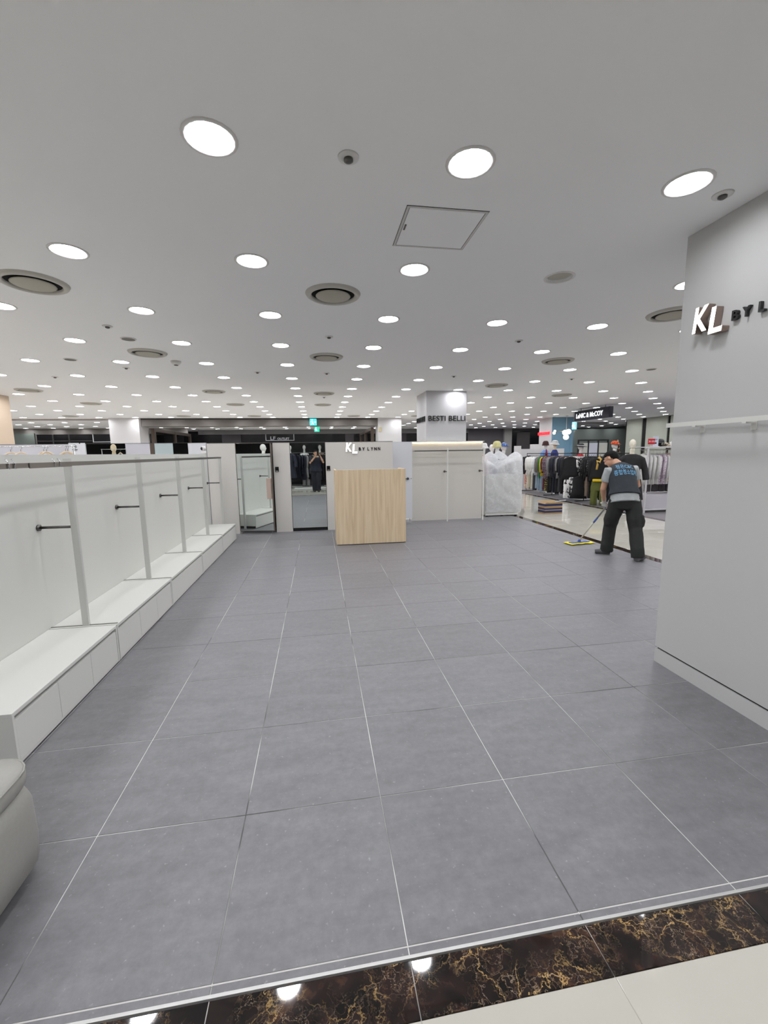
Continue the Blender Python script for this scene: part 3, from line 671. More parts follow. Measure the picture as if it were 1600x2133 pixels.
# counter
t = thing('reception_counter', 'tall pale oak counter with open top standing on grey tiles', 'counter', (0.27, 7.10, 0))
bb = B(); box(bb, 0, 1.215, 0, 0.03, 0.012, 1.295, 0.001); part('front_panel', bb, M_WOOD, t)
for a in (0.0, 1.185):
    bb = B(); box(bb, a, a+0.03, 0.03, 0.55, 0.012, 1.295); part('side_panel', bb, M_WOOD, t)
bb = B(); box(bb, 0.03, 1.185, 0.03, 0.55, 0.90, 0.93); part('work_surface', bb, M_WHITE, t)
bb = B(); box(bb, 0.03, 1.185, 0.53, 0.55, 0.05, 0.90); part('back_panel', bb, M_WHITE, t)
bb = B(); box(bb, 0.02, 1.21, 0.02, 0.53, 0.0, 0.012); part('plinth', bb, M_BLACKM, t)

# ------------------------------------------------------------------ panels and things seen over the left wall
wsd = struct(ob('wall_side', mesh(box(B(), -6.3, -4.53, BY-0.01, BY+0.05, 0, 1.81), 'wall_side', mat('lavender_panel', (206, 205, 212), 0.5))))
SEG = [(-4.53, -4.25, mat('white_notice', (226, 227, 232), 0.5)), (-4.25, -3.57, M_MIRROR), (-3.57, -3.14, mat('lavender_panel', (206, 205, 212))), (-3.14, -3.06, mat('bronze_mullion', (112, 100, 90))), (-3.06, -2.73, mat('pale_glass_panel', (188, 202, 204), 0.2)), (-2.73, -2.46, M_MIRROR), (-2.46, -2.13, mat('white_notice', (226, 227, 232)))]
for a, b_, m in SEG:
    bb = B(); box(bb, a+0.002, b_-0.002, BY-0.01, BY+0.05, 0, 1.81); part('panel', bb, m, wsd)
bb = B(); box(bb, -6.3, -2.13, BY-0.013, BY+0.053, 1.81, 1.817); part('cap_strip', bb, M_DSTEEL, wsd)
t = thing('notice_board', 'white notice with black round pictogram standing above left display wall', 'notice', (-4.48, BY-0.018, 1.575))
bb = B(); box(bb, -0.05, 0.23, -0.006, 0, 0, 0.255); part('board', bb, mat('notice_white', (228, 229, 234), 0.5), t)
bb = B(); lathe(bb, [(0.034, -0.001), (0.034, 0.001), (0.028, 0.001), (0.028, -0.001)], 24, cap=False); part('pictogram_ring', bb, M_BLACK, t, False, (0.05, -0.0075, 0.19), (PI/2, 0, 0))
bb = B(); box(bb, 0.03, 0.07, -0.008, -0.006, 0.18, 0.196); box(bb, 0.038, 0.05, -0.008, -0.006, 0.196, 0.204); part('pictogram', bb, M_BLACK, t)
bb = B(); box(bb, 0.005, 0.095, -0.008, -0.006, 0.128, 0.140); box(bb, 0.015, 0.085, -0.008, -0.006, 0.11, 0.117); part('caption', bb, M_DARKGAP, t)
bb = B(); box(bb, 0.13, 0.15, -0.012, -0.006, 0.24, 0.262, 0.002); part('clip', bb, M_BLACK, t)
# rail with wooden hangers behind the left wall
t = thing('clothes_rail', 'thin chrome clothes rail with bare wooden hangers over left wall', 'rail', (-4.8, 6.9, 0))
bb = B(); tube(bb, [(0, 0, 1.735), (1.25, 0, 1.735)], 0.006, 8); part('bar', bb, M_CHROME, t, True)
for x in (0.02, 1.23):
    bb = B(); tube(bb, [(x, 0, 0.0), (x, 0, 1.735)], 0.008, 8); part('leg', bb, M_CHROME, t, True)
bb = B(); tube(bb, [(0, -0.25, 0.01), (0, 0.25, 0.01)], 0.01, 8); tube(bb, [(1.25, -0.25, 0.01), (1.25, 0.25, 0.01)], 0.01, 8); part('feet', bb, M_CHROME, t)
bbk = B(); tube(bbk, [(0.0, 0, -0.07), (0.0, 0, -0.03), (0.012, 0, -0.02), (0.02, 0, -0.006), (0.012, 0, 0.008), (-0.002, 0, 0.012), (-0.014, 0, 0.004)], 0.0028, 6); me_hook = mesh(bbk, 'hook', M_DSTEEL, True)
bbk = B(); tube(bbk, [(-0.19, 0, -0.20), (-0.10, 0, -0.135), (-0.03, 0, -0.078), (0, 0, -0.07), (0.03, 0, -0.078), (0.10, 0, -0.135), (0.19, 0, -0.20)], [(0.012, 0.007)]*7, 8); me_hang = mesh(bbk, 'hanger_arm', mat('hanger_beech', (226, 206, 178), 0.5), True)
for i, x in enumerate((-4.40, -4.27, -3.97, -3.93, -3.68, -3.65)):
    o = tag(ob('clothes_hanger', me_hang, None, (x, 6.9, 1.723), (0, 0, 0.5+0.5*math.sin(i*2.1))), 'bare pale wooden clothes hanger hung on rail behind left wall', 'hanger', 'bare hangers behind the left wall'); ob('hook', me_hook, o)
# security camera on top of the left wall
t = thing('security_camera', 'small round white security camera on top of left display wall', 'camera', (-2.065, 8.17, 1.595))
bb = B(); lathe(bb, [(0.045, 0), (0.05, 0.015), (0.045, 0.05), (0.02, 0.058)], 18); part('base', bb, M_TRIM, t, True)
bb = B(); ball(bb, (0, 0, 0.10), 0.048); hd = part('ball_head', bb, M_TRIM, t, True)
bb = B(); ball(bb, (-0.022, -0.034, 0.10), (0.022, 0.022, 0.03)); part('lens', bb, M_BLACK, hd, True)

# ------------------------------------------------------------------ exit signs, hanging sign, chandelier, pillar sign
GREENL = mat('exit_green', (40, 190, 150), 0.5, emit=1.2); CYANL = mat('exit_cyan', (70, 200, 200), 0.5, emit=1.2); EXW = mat('exit_white', (235, 255, 250), 0.5, emit=1.6)
def exit_sign(label, x, y, z, w, h_, m, flip=1, drop=None):
    t = thing('exit_sign', label, 'exit sign', (x, y, z))
    bb = B(); box(bb, -w/2, w/2, 0, 0.05, 0, h_, 0.004); part('case', bb, m, t)
    bb = B()
    k = h_/0.25
    tube(bb, [(-0.05*k, -0.003, 0.17*k), (-0.03*k, -0.003, 0.10*k), (-0.07*k, -0.003, 0.04*k)], 0.012*k, 6); tube(bb, [(-0.03*k, -0.003, 0.10*k), (0.01*k, -0.003, 0.04*k)], 0.012*k, 6); tube(bb, [(-0.09*k, -0.003, 0.13*k), (-0.045*k, -0.003, 0.155*k), (0.0, -0.003, 0.12*k)], 0.009*k, 6); ball(bb, (-0.04*k, -0.003, 0.205*k), (0.02*k, 0.006, 0.02*k), 8, 6)
    part('running_figure', bb, EXW, t)
    bb = B(); a = 0.075*k*flip
    tube(bb, [(a-0.035*k*flip, -0.003, 0.12*k), (a+0.02*k*flip, -0.003, 0.12*k)], 0.009*k, 6); tube(bb, [(a, -0.003, 0.15*k), (a+0.028*k*flip, -0.003, 0.12*k), (a, -0.003, 0.09*k)], 0.009*k, 6); part('arrow', bb, EXW, t)
    if drop:
        for sx in (-0.3*w, 0.3*w):
            bb = B(); tube(bb, [(sx, 0.025, h_), (sx, 0.025, drop-z)], 0.006, 6); part('hanger_rod', bb, M_DSTEEL, t)
exit_sign('cyan lit exit sign hanging at the portal soffit, arrow to the right', -0.13, 16.7, 2.66, 0.26, 0.25, CYANL, 1, ZC)
exit_sign('green lit exit sign hanging deeper inside the dark hall', 0.0, 21.5, 2.66, 0.25, 0.25, GREENL, -1, ZC)
exit_sign('pale cyan exit sign below the navy brand sign box', 9.05, 13.9, 2.30, 0.16, 0.26, mat('exit_pale', (150, 215, 225), 0.5, emit=0.9), -1, ZC)
bb = B(); box(bb, 8.63, 8.78, 11.75, 13.5, 2.55, 2.87)
s = thing('hanging_sign', 'navy sign box with white lit lettering hung from the ceiling', 'sign', (8.74, 12.5, 2.54))
bb = B(); box(bb, -0.07, 0.07, -0.87, 0.87, 0, 0.32, 0.004); part('box', bb, M_NAVYSIGN, s)
for y in (-0.6, 0.6):
    bb = B(); tube(bb, [(0, y, 0.32), (0, y, ZC-2.55)], 0.01, 8); part('hanger_rod', bb, M_DSTEEL, s)
letters(s, 'LeNIC & McCOY', 0.21, 1.36, (-0.072, 0.76, 0.085), FACE_X, mat('sign_white_lit', (250, 252, 255), 0.5, emit=1.0), 0.01, 0.003)
pk = pillar('wall_pillar', 9.70, 10.62, 16.45, 17.5, M_PILLARW, '')
bb = B(); box(bb, 9.68, 10.64, 16.42, 16.449, 0, ZC-0.001); blue = part('blue_panel', bb, M_BLUE, pk)
bb = B(); box(bb, 9.78, 9.795, 16.41, 16.42, 0.1, 2.75); box(bb, 10.52, 10.535, 16.41, 16.42, 0.1, 2.75); box(bb, 9.78, 10.535, 16.41, 16.42, 2.75, 2.765); part('moulding', bb, M_BLUE, pk)
s = thing('wall_sign', 'small red lit lettering on side of the white and blue pillar', 'sign', (9.70, 17.55, 2.24))
letters(s, 'MISS KANT', 0.17, 0.95, (0, 0, 0), FACE_X, mat('red_lit', (255, 50, 60), 0.5, emit=1.4), 0.04, 0.002)
s = thing('pendant_lamp', 'pendant lamp with round glowing glass globes before the blue pillar', 'lamp', (9.80, 15.6, 2.30))
BR = mat('brass', (190, 160, 100), 0.3, metal=1.0)
bb = B(); tube(bb, [(0, 0, 0), (0, 0, ZC-2.30)], 0.008, 8); part('stem', bb, M_TRIM, s)
bb = B(); lathe(bb, [(0.05, ZC-2.30-0.02), (0.05, ZC-2.30)], 16); part('canopy', bb, M_TRIM, s)
bb = B(); tube(bb, [(-0.54, 0.0, -0.02), (-0.2, 0, 0.02), (0.05, 0, 0.0)], 0.008, 8); tube(bb, [(0, 0, 0.0), (-0.01, -0.02, -0.1)], 0.008, 8); part('arm', bb, BR, s)
GL = mat('globe_glow', (255, 242, 214), 0.4, emit=3.0)
for c, r in (((-0.09, -0.05, -0.03), 0.095), ((0.10, 0.0, 0.0), 0.10), ((-0.02, -0.03, -0.21), 0.105), ((-0.52, 0, -0.05), 0.055), ((-0.46, 0.05, 0.03), 0.045)):
    bb = B(); ball(bb, c, r, 18, 12); part('globe', bb, GL, s, True)

# ------------------------------------------------------------------ garments
def wob(t, a, b): return a*math.sin(b+t)
G_CACHE = {}
def top_mesh(w=0.21, L=0.64, sl=0.5, flare=0.02, seed=0, sleeve=True, th=0.035):
    k = ('top', w, L, sl, flare, seed, sleeve, th)
    if k in G_CACHE: return G_CACHE[k]
    rnd = random.Random(seed); ph = [rnd.uniform(0, 6) for _ in range(4)]
    bb = B(); n = 22; zs = [(-0.085, 0.055, 0.05), (-0.10, 0.075, 0.045), (-0.125, 0.15, 0.03), (-0.15, w, 0.025), (-0.25, w*0.93, th), (-0.4, w*0.92, th*1.1), (-0.1-L*0.75, w*0.97+flare*0.5, th*1.2), (-0.1-L, w+flare, th*1.3)]
    loops = []
    for i, (z, a, b_) in enumerate(zs):
        f = max(0, i-2)/5.0; lp = []
        for q in range(n):
            t = 2*PI*q/n
            rip = 1+f*0.28*math.sin(5*t+ph[0]+z*3)+f*0.15*math.sin(9*t+ph[1])
            lp.append((a*math.cos(t)+0.004*math.sin(7*z*9+ph[2]), b_*math.sin(t)*rip, z+0.006*f*math.sin(4*t+ph[3])))
        loops.append(lp)
    rings(bb, loops)
    if sleeve:
        for s_ in (-1, 1):
            x = s_*(w-0.02); tube(bb, [(x-s_*0.03, 0, -0.145), (x+s_*0.02, 0.0, -0.2), (x+s_*0.035, 0.015, -0.2-sl*0.4), (x+s_*0.02, 0.025, -0.16-sl)], [(0.03, 0.05), (0.035, 0.06), (0.032, 0.055), (0.03, 0.048)], 10, (0, 1, 0))
    G_CACHE[k] = mesh(bb, 'garment', None, True); return G_CACHE[k]
def pants_mesh(L=0.9, w=0.19, leg=0.11, seed=0):
    k = ('pants', L, w, leg, seed)
    if k in G_CACHE: return G_CACHE[k]
    bb = B(); ph = seed*1.7
    n = 18
    rings(bb, [[(a*math.cos(2*PI*q/n), b_*math.sin(2*PI*q/n), z) for q in range(n)] for z, a, b_ in ((-0.06, w*0.93, 0.02), (-0.09, w*0.95, 0.025), (-0.2, w*1.04, 0.045), (-0.33, w*1.08, 0.05))])
    for s_ in (-1, 1):
        loops = []
        for i in range(6):
            f = i/5.0; z = -0.27-f*(L-0.27); a = leg*(1-0.05*f); x = s_*(w*0.53+0.012*f)
            loops.append([(x+a*math.cos(2*PI*q/16), (0.042+0.012*f)*math.sin(2*PI*q/16)*(1+0.25*math.sin(4*2*PI*q/16+ph)), z) for q in range(16)])
        rings(bb, loops)
    G_CACHE[k] = evald(bb, 0.017, 2); return G_CACHE[k]
bbk = B(); tube(bbk, [(-0.17, 0, -0.13), (0, 0, -0.07), (0.17, 0, -0.13)], 0.006, 6); tube(bbk, [(0.0, 0, -0.07), (0.0, 0, -0.03), (0.012, 0, -0.02), (0.02, 0, -0.004), (0.012, 0, 0.012), (-0.002, 0, 0.014)], 0.003, 6)
me_hg_dark = mesh(bbk, 'hanger', M_BLACKM, True); me_hg_white = me_hg_dark.copy(); me_hg_white.materials.clear(); me_hg_white.materials.append(M_TRIM)
me_hg_pinkwood = me_hg_dark.copy(); me_hg_pinkwood.materials.clear(); me_hg_pinkwood.materials.append(mat('hanger_plum', (92, 62, 62), 0.5))
def cloth(name, rgb): return mat(name, rgb, 0.85, noise_amt=0.10, noise_scale=14, bump=0.25)
def garment(kind, me0, m, loc, rz, label, group, hanger):
    me = me0.copy(); me.materials.clear(); me.materials.append(m)
    o = tag(ob(kind, me, None, loc, (0, 0, rz)), label, 'clothing', group); ob('hanger', hanger, o); return o
C = {
 'black': cloth('cloth_black', (24, 24, 27)), 'navy': cloth('cloth_navy', (30, 33, 48)), 'charcoal': cloth('cloth_charcoal', (58, 58, 62)), 'grey': cloth('cloth_grey', (140, 138, 140)),
 'taupe grey': cloth('cloth_taupegrey', (118, 108, 102)), 'white': cloth('cloth_white', (232, 231, 228)), 'cream': cloth('cloth_cream', (226, 219, 204)), 'green': cloth('cloth_green', (28, 120, 72)),
 'yellow': cloth('cloth_yellow', (228, 196, 34)), 'burgundy': cloth('cloth_burgundy', (84, 34, 46)), 'plum patterned': print_mat('cloth_plum', (80, 58, 72), (150, 130, 140)), 'light blue denim': cloth('cloth_denim', (142, 160, 176)),
 'teal': cloth('cloth_teal', (36, 84, 108)), 'olive': cloth('cloth_olive', (92, 98, 44)), 'taupe': cloth('cloth_taupe', (128, 112, 98)), 'pale blue': cloth('cloth_paleblue', (196, 206, 218)),
 'cream printed': print_mat('cloth_creamprint', (120, 108, 92), (228, 222, 208), 30, 0.25), 'black and white printed': print_mat('cloth_bwprint', (22, 22, 24), (225, 225, 225), 24, 0.42), 'black printed': print_mat('cloth_bprint', (20, 20, 22), (150, 150, 150), 26, 0.46),
 'yellow and black printed': print_mat('cloth_ybprint', (32, 30, 30), (206, 188, 90), 30, 0.38), 'floral printed': print_mat('cloth_floral', (196, 110, 100), (226, 214, 190), 22, 0.36), 'lilac floral': print_mat('cloth_lilac', (190, 168, 188), (228, 218, 226), 34, 0.30),
 'pink': cloth('cloth_pink', (224, 178, 166)), 'beige': cloth('cloth_beige', (206, 186, 156)), 'khaki': cloth('cloth_khaki', (178, 172, 150)), 'dark blue': cloth('cloth_darkblue', (36, 52, 120)), 'red': cloth('cloth_red', (168, 26, 36)), 'sky blue': cloth('cloth_sky', (120, 160, 216)), 'coral pink': cloth('cloth_coral', (232, 96, 116))}
RX = 8.12
def rack(label, x0, y0, x1, y1, zs, m, name='clothes_rack', feet=0.3):
    t = thing(name, label, 'clothes rack', (x0, y0, 0))
    v = Vector((x1-x0, y1-y0, 0)); L = v.length; d = v.normalized(); nrm = Vector((-d.y, d.x, 0))
    for z in zs:
        bb = B(); tube(bb, [(0, 0, z), tuple(v+Vector((0, 0, z)))], 0.012, 10); part('bar', bb, m, t, True)
    k = max(1, int(L/1.7))
    for i in range(k+1):
        p = v*(i/k)
        bb = B(); tube(bb, [(p.x, p.y, 0.02), (p.x, p.y, max(zs))], 0.012, 10); part('leg', bb, m, t, True)
        a, c = p-nrm*feet, p+nrm*feet
        bb = B(); tube(bb, [(a.x, a.y, 0.014), (c.x, c.y, 0.014)], 0.012, 8); part('foot', bb, m, t, True)
    return t
rack('long black double clothes rack packed with garments across the corridor', RX, 10.0, RX, 15.5, [1.47, 0.93], M_BLACKM)
GR1 = 'garments on the long rack across the corridor'
seq = ['black printed']*2+['black']*1+['white']*6+['pale blue', 'taupe grey', 'taupe grey', 'green', 'yellow', 'burgundy', 'plum patterned', 'plum patterned', 'grey', 'grey', 'charcoal', 'navy', 'navy', 'charcoal', 'grey', 'black', 'navy', 'black', 'cream printed', 'cream printed', 'cream', 'white', 'white', 'white', 'white', 'white', 'black and white printed', 'black printed', 'black', 'black', 'black printed', 'black', 'black', 'black printed', 'charcoal', 'black', 'navy', 'black', 'black', 'black', 'black', 'black printed', 'black']
ya, yb = 15.4, 10.1
for i, c in enumerate(seq):
    y = ya+(yb-ya)*i/(len(seq)-1)
    L = [0.62, 0.68, 0.58, 0.72][i % 4]; L = 0.78 if c in ('green', 'plum patterned') else L
    me = top_mesh(0.21, L, [0.46, 0.5, 0.4][i % 3], 0.03, i % 5)
    lab = {'green': 'green long sleeved top beside a yellow one', 'yellow': 'bright yellow top beside a green one', 'burgundy': 'burgundy top right beside the bright yellow one', 'pale blue': 'pale blue top beside white blouses', 'cream': 'plain cream blouse beside cream printed blouses', 'black and white printed': 'black and white printed top beside plain white shirts'}.get(c, c+' top hanging on the long rack across the corridor')
    garment('hanging_blouse', me, C[c], (RX, y, 1.458), random.uniform(-0.12, 0.12)-0.05, lab, GR1, me_hg_pinkwood if 14 < i < 34 else me_hg_dark)
seq2 = ['floral printed', 'cream', 'khaki', 'cream', 'charcoal', 'light blue denim', 'light blue denim', 'light blue denim', 'burgundy', 'yellow and black printed', 'black', 'black', 'navy', 'black', 'charcoal', 'black', 'black', 'black', 'black', 'pale blue', 'teal', 'teal', 'taupe', 'taupe', 'black', 'black', 'charcoal', 'black', 'black', 'navy', 'black', 'black']
for i, c in enumerate(seq2):
    y = ya-0.1+(yb-ya+0.2)*i/(len(seq2)-1)
    me = pants_mesh([0.78, 0.82, 0.74][i % 3], 0.17, 0.088, i % 3)
    lab = {'yellow and black printed': 'yellow and black printed trousers below the green top', 'burgundy': 'burgundy trousers beside light blue jeans', 'floral printed': 'floral printed trousers at rack end near plastic sheet', 'khaki': 'khaki trousers between two cream pairs', 'pale blue': 'pale blue trousers beside teal ones'}.get(c, c+' trousers on the low rail under the packed tops')
    garment('hanging_trousers', me, C[c], (RX, y, 0.918), random.uniform(-0.15, 0.15), lab, 'trousers on the low rail', me_hg_dark)
# outfits hung to the front of the rack
FR = 'front facing outfits on the rack'
def faceout(x, y, z): 
    bb = B(); tube(bb, [(RX, y, z), (x, y-0.05, z+0.02)], 0.008, 8); return bb
t = thing('face_out_arm', 'short dark arm carrying the black top and crinkled white trousers', 'rack arm', (0, 0, 0)); part('arm', faceout(7.72, 12.05, 1.47), M_BLACKM, t, True)
t = thing('face_out_arm', 'short dark arm carrying the olive trousers outfit', 'rack arm', (0, 0, 0)); part('arm', faceout(7.74, 10.72, 1.45), M_BLACKM, t, True)
garment('hanging_coat', top_mesh(0.23, 0.70, 0.5, 0.05, 1), C['black'], (7.74, 12.0, 1.45), -0.55, 'black loose top hung facing out above crinkled white trousers', FR, me_hg_dark)
garment('hanging_trousers', pants_mesh(0.72, 0.19, 0.093, 2), print_mat('cloth_whitecrinkle', (40, 40, 42), (228, 228, 226), 9, 0.27), (7.74, 11.97, 0.80), -0.55, 'white and black crinkled wide trousers hung facing the corridor', FR, me_hg_dark)
garment('hanging_skirt', top_mesh(0.19, 0.66, 0.4, 0.06, 3, False), C['black'], (7.86, 11.72, 0.86), -0.5, 'long black skirt hung facing out beside crinkled white trousers', FR, me_hg_dark)
garment('hanging_blouse', top_mesh(0.22, 0.62, 0.42, 0.03, 2), C['black'], (7.76, 10.68, 1.43), -0.6, 'black top hung facing out above olive trousers', FR, me_hg_dark)
garment('hanging_trousers', pants_mesh(0.74, 0.20, 0.098, 1), C['olive'], (7.76, 10.65, 0.76), -0.6, 'olive green wide trousers hung facing the corridor', FR, me_hg_dark)
bb = B(); tube(bb, [(0, 0, 0), (0.06, -0.03, -0.06), (0.02, -0.05, -0.14), (-0.06, -0.03, -0.1), (-0.03, -0.02, -0.2), (-0.05, -0.02, -0.34)], [(0.03, 0.02)]*6, 8)
tag(part('scarf', bb, cloth('cloth_mustard', (214, 176, 84)), None, True, (7.62, 10.54, 1.37)), 'mustard yellow scarf knotted over the black top on olive outfit', 'scarf')
bb = B(); box(bb, -0.17, 0.17, -0.055, 0.055, 0, 0.07, 0.02); tag(part('waist_pouch', bb, C['yellow'], None, True, (7.74, 10.62, 0.69), (0, 0, -0.6)), 'yellow fabric waistband bag at top of the olive trousers', 'bag')

# ------------------------------------------------------------------ mannequins
def mannequin_meshes():
    bb = B()
    tube(bb, [(0, 0, 0.78), (0, 0, 0.90), (0, -0.01, 1.05), (0, -0.01, 1.20), (0, 0, 1.34), (0, 0.0, 1.43), (0, 0, 1.47)], [(0.155, 0.105), (0.17, 0.11), (0.125, 0.09), (0.155, 0.105), (0.165, 0.10), (0.12, 0.07), (0.05, 0.05)], 20, (1, 0, 0))
    for s_ in (-1, 1): ball(bb, (s_*0.155, 0, 1.37), (0.05, 0.055, 0.06))
    torso = evald(bb, 0.014, 4)
    bb = B()
    tube(bb, [(0, 0, 1.42), (0, 0, 1.50), (0, -0.015, 1.58)], [(0.065, 0.06), (0.048, 0.05), (0.05, 0.055)], 14, (1, 0, 0))
    ball(bb, (0, 0.0, 1.70), (0.073, 0.092, 0.11), 18, 14); ball(bb, (0, -0.03, 1.635), (0.052, 0.06, 0.06), 14, 10); ball(bb, (0, -0.092, 1.672), (0.012, 0.018, 0.022), 8, 6)
    head = evald(bb, 0.009, 3)
    bb = B(); tube(bb, [(0, 0, 0.02), (0, 0, 0.80)], 0.014, 10); lathe(bb, [(0.16, 0.0), (0.16, 0.012), (0.03, 0.02)], 24); stand = mesh(bb, 'stand', M_CHROME, True)
    return torso, head, stand
ME_TORSO, ME_HEAD, ME_STAND = mannequin_meshes()
bb = B(); tube(bb, [(0, 0, 0.72), (0, 0, 0.90), (0, -0.01, 1.05), (0, -0.01, 1.20), (0, 0, 1.34), (0, 0.0, 1.44), (0, 0, 1.47)], [(0.20, 0.14), (0.195, 0.135), (0.17, 0.12), (0.18, 0.125), (0.185, 0.115), (0.13, 0.08), (0.07, 0.07)], 20, (1, 0, 0))
for s_ in (-1, 1): tube(bb, [(s_*0.13, 0, 1.39), (s_*0.20, 0, 1.33), (s_*0.25, 0.0, 1.10), (s_*0.25, -0.04, 0.86)], [(0.06, 0.06), (0.07, 0.065), (0.06, 0.055), (0.055, 0.05)], 12, (0, 1, 0))
ME_JACKET = evald(bb, 0.014, 3)
bb = B(); tube(bb, [(0, 0, 0.36), (0, 0, 0.6), (0, 0, 0.9), (0, -0.01, 1.10), (0, 0, 1.34), (0, 0.0, 1.44), (0, 0, 1.46)], [(0.30, 0.20), (0.27, 0.18), (0.22, 0.15), (0.19, 0.13), (0.20, 0.12), (0.14, 0.09), (0.08, 0.075)], 22, (1, 0, 0))
for s_ in (-1, 1): tube(bb, [(s_*0.13, 0, 1.39), (s_*0.22, 0, 1.33), (s_*0.30, 0.0, 1.08), (s_*0.33, -0.04, 0.84)], [(0.06, 0.06), (0.08, 0.075), (0.08, 0.07), (0.085, 0.075)], 12, (0, 1, 0))
ME_COAT = evald(bb, 0.015, 3)
def withmat(me, m):
    r = me.copy(); r.materials.clear(); r.materials.append(m); return r
def mannequin(label, loc, rz, m, clothes=None, me_c=None, group=None, clabel=None, dz=0.0):
    t = thing('mannequin', label, 'mannequin', loc, rz, group)
    ob('torso', withmat(ME_TORSO, m), t, (0, 0, dz)); ob('head', withmat(ME_HEAD, m), t, (0, 0, dz))
    s_ = ob('stand', ME_STAND, t)
    if dz > 0: s_.scale = (1, 1, (0.8+dz)/0.8)
    if clothes:
        c = ob('garment', withmat(me_c or ME_JACKET, clothes), t, (0, 0, dz))
        if clabel: c['label'] = clabel
    return t
def hat(name, label, loc, rz, prof, m, tilt=0.0, visor=False, band=None):
    t = thing(name, label, 'hat', loc, rz); t.rotation_euler = (tilt, 0, rz)
    bb = B(); lathe(bb, prof, 28, sy=1.1); part('crown', bb, m, t, True)
    if visor:
        bb = B(); n = 12
        rings(bb, [[(0.085*math.cos(PI+PI*q/n), 0.095*math.sin(PI+PI*q/n), 0.012) for q in range(n+1)], [(0.10*math.cos(PI+PI*q/n), 0.17*math.sin(PI+PI*q/n)-0.02, -0.004) for q in range(n+1)]], False, False)
        r = bmesh.ops.extrude_face_region(bb, geom=bb.faces[:]); bmesh.ops.translate(bb, vec=(0, 0, 0.006), verts=[v for v in r['geom'] if isinstance(v, bmesh.types.BMVert)])
        part('visor', bb, m, t, True)
    if band:
        bb = B(); lathe(bb, band[0], 28, sy=1.1, cap=False); part('band', bb, band[1], t, True)
    return t
BUCKET = [(0.155, -0.055), (0.15, -0.05), (0.105, 0.01), (0.10, 0.03), (0.088, 0.075), (0.06, 0.092), (0.01, 0.096)]
CLOCHE = [(0.125, -0.075), (0.115, -0.05), (0.103, 0.0), (0.097, 0.04), (0.075, 0.085), (0.04, 0.10), (0.01, 0.104)]
BRIM = [(0.185, -0.02), (0.18, -0.012), (0.10, 0.0), (0.095, 0.03), (0.085, 0.07), (0.05, 0.085), (0.01, 0.087)]
CAP = [(0.094, 0.0), (0.096, 0.025), (0.085, 0.07), (0.05, 0.095), (0.01, 0.10)]
# over the long rack
mannequin('mannequin in blue and red clothes under a dark brown cap', (8.45, 14.75, 0), 0.5, M_MANNEQUIN, C['sky blue'], None, None, 'blue jacket', 0.13)
hat('knit_cap', 'dark brown knit cap on mannequin in blue and red', (8.45, 14.75, 1.83), 0.5, CLOCHE, cloth('cloth_dkbrown', (66, 36, 34)))
mannequin('mannequin in dark blue jacket under white striped bucket hat', (8.47, 14.15, 0), 0.7, M_MANNCREAM, C['dark blue'], None, None, 'dark blue jacket', 0.13)
hat('bucket_hat', 'white bucket hat with grey stripes above a dark blue jacket', (8.47, 14.15, 1.84), 0.5, BUCKET, stripe_mat('hat_stripe', (236, 236, 232), (120, 120, 126), 14), 0.1)
bb = B(); tube(bb, [(-0.1, 0, 0), (-0.12, -0.06, -0.12), (-0.13, -0.06, -0.32)], [(0.05, 0.02)]*3, 8); tag(part('scarf', bb, C['red'], None, True, (8.44, 14.5, 1.60)), 'red scarf hanging between the blue clad mannequins', 'scarf')
mannequin('mannequin in red jacket and white shirt under black brimmed hat', (8.45, 12.6, 0), 0.6, M_MANNEQUIN, C['red'], None, None, 'red jacket', -0.02)
hat('brimmed_hat', 'black brimmed hat with white band above red jacket', (8.45, 12.6, 1.70), 0.4, BRIM, C['black'], 0.05, False, ([(0.101, 0.012), (0.099, 0.032)], C['white']))
mannequin('mannequin wearing orange patterned cap behind the stooping cleaner', (8.48, 11.05, 0), 0.3, M_MANNEQUIN, C['black printed'], None, None, 'black printed jacket', 0.0)
hat('patterned_cap', 'orange and white patterned cap above dark printed clothes', (8.48, 11.05, 1.72), 0.3, CAP, print_mat('cap_orange', (200, 72, 24), (232, 190, 170), 18, 0.45), 0.0, True)
bb = B(); tube(bb, [(0.05, 0, 0.1), (0.09, 0.02, -0.02), (0.11, 0.02, -0.16), (0.14, 0.02, -0.26)], [(0.035, 0.02)]*4, 8); tag(part('head_scarf', bb, print_mat('scarf_brown', (70, 40, 28), (226, 206, 176), 14, 0.4), None, True, (8.48, 11.0, 1.74)), 'brown and cream scarf trailing from the orange cap', 'scarf')
# bald cream mannequin in black coat
mannequin('bald cream mannequin in loose black coat beside the white rack', (7.46, 9.10, 0), -0.4, mat('mannequin_ivory', (232, 226, 208), 0.4), cloth('cloth_softblack', (34, 33, 35)), ME_COAT, None, 'loose black coat', 0.0)
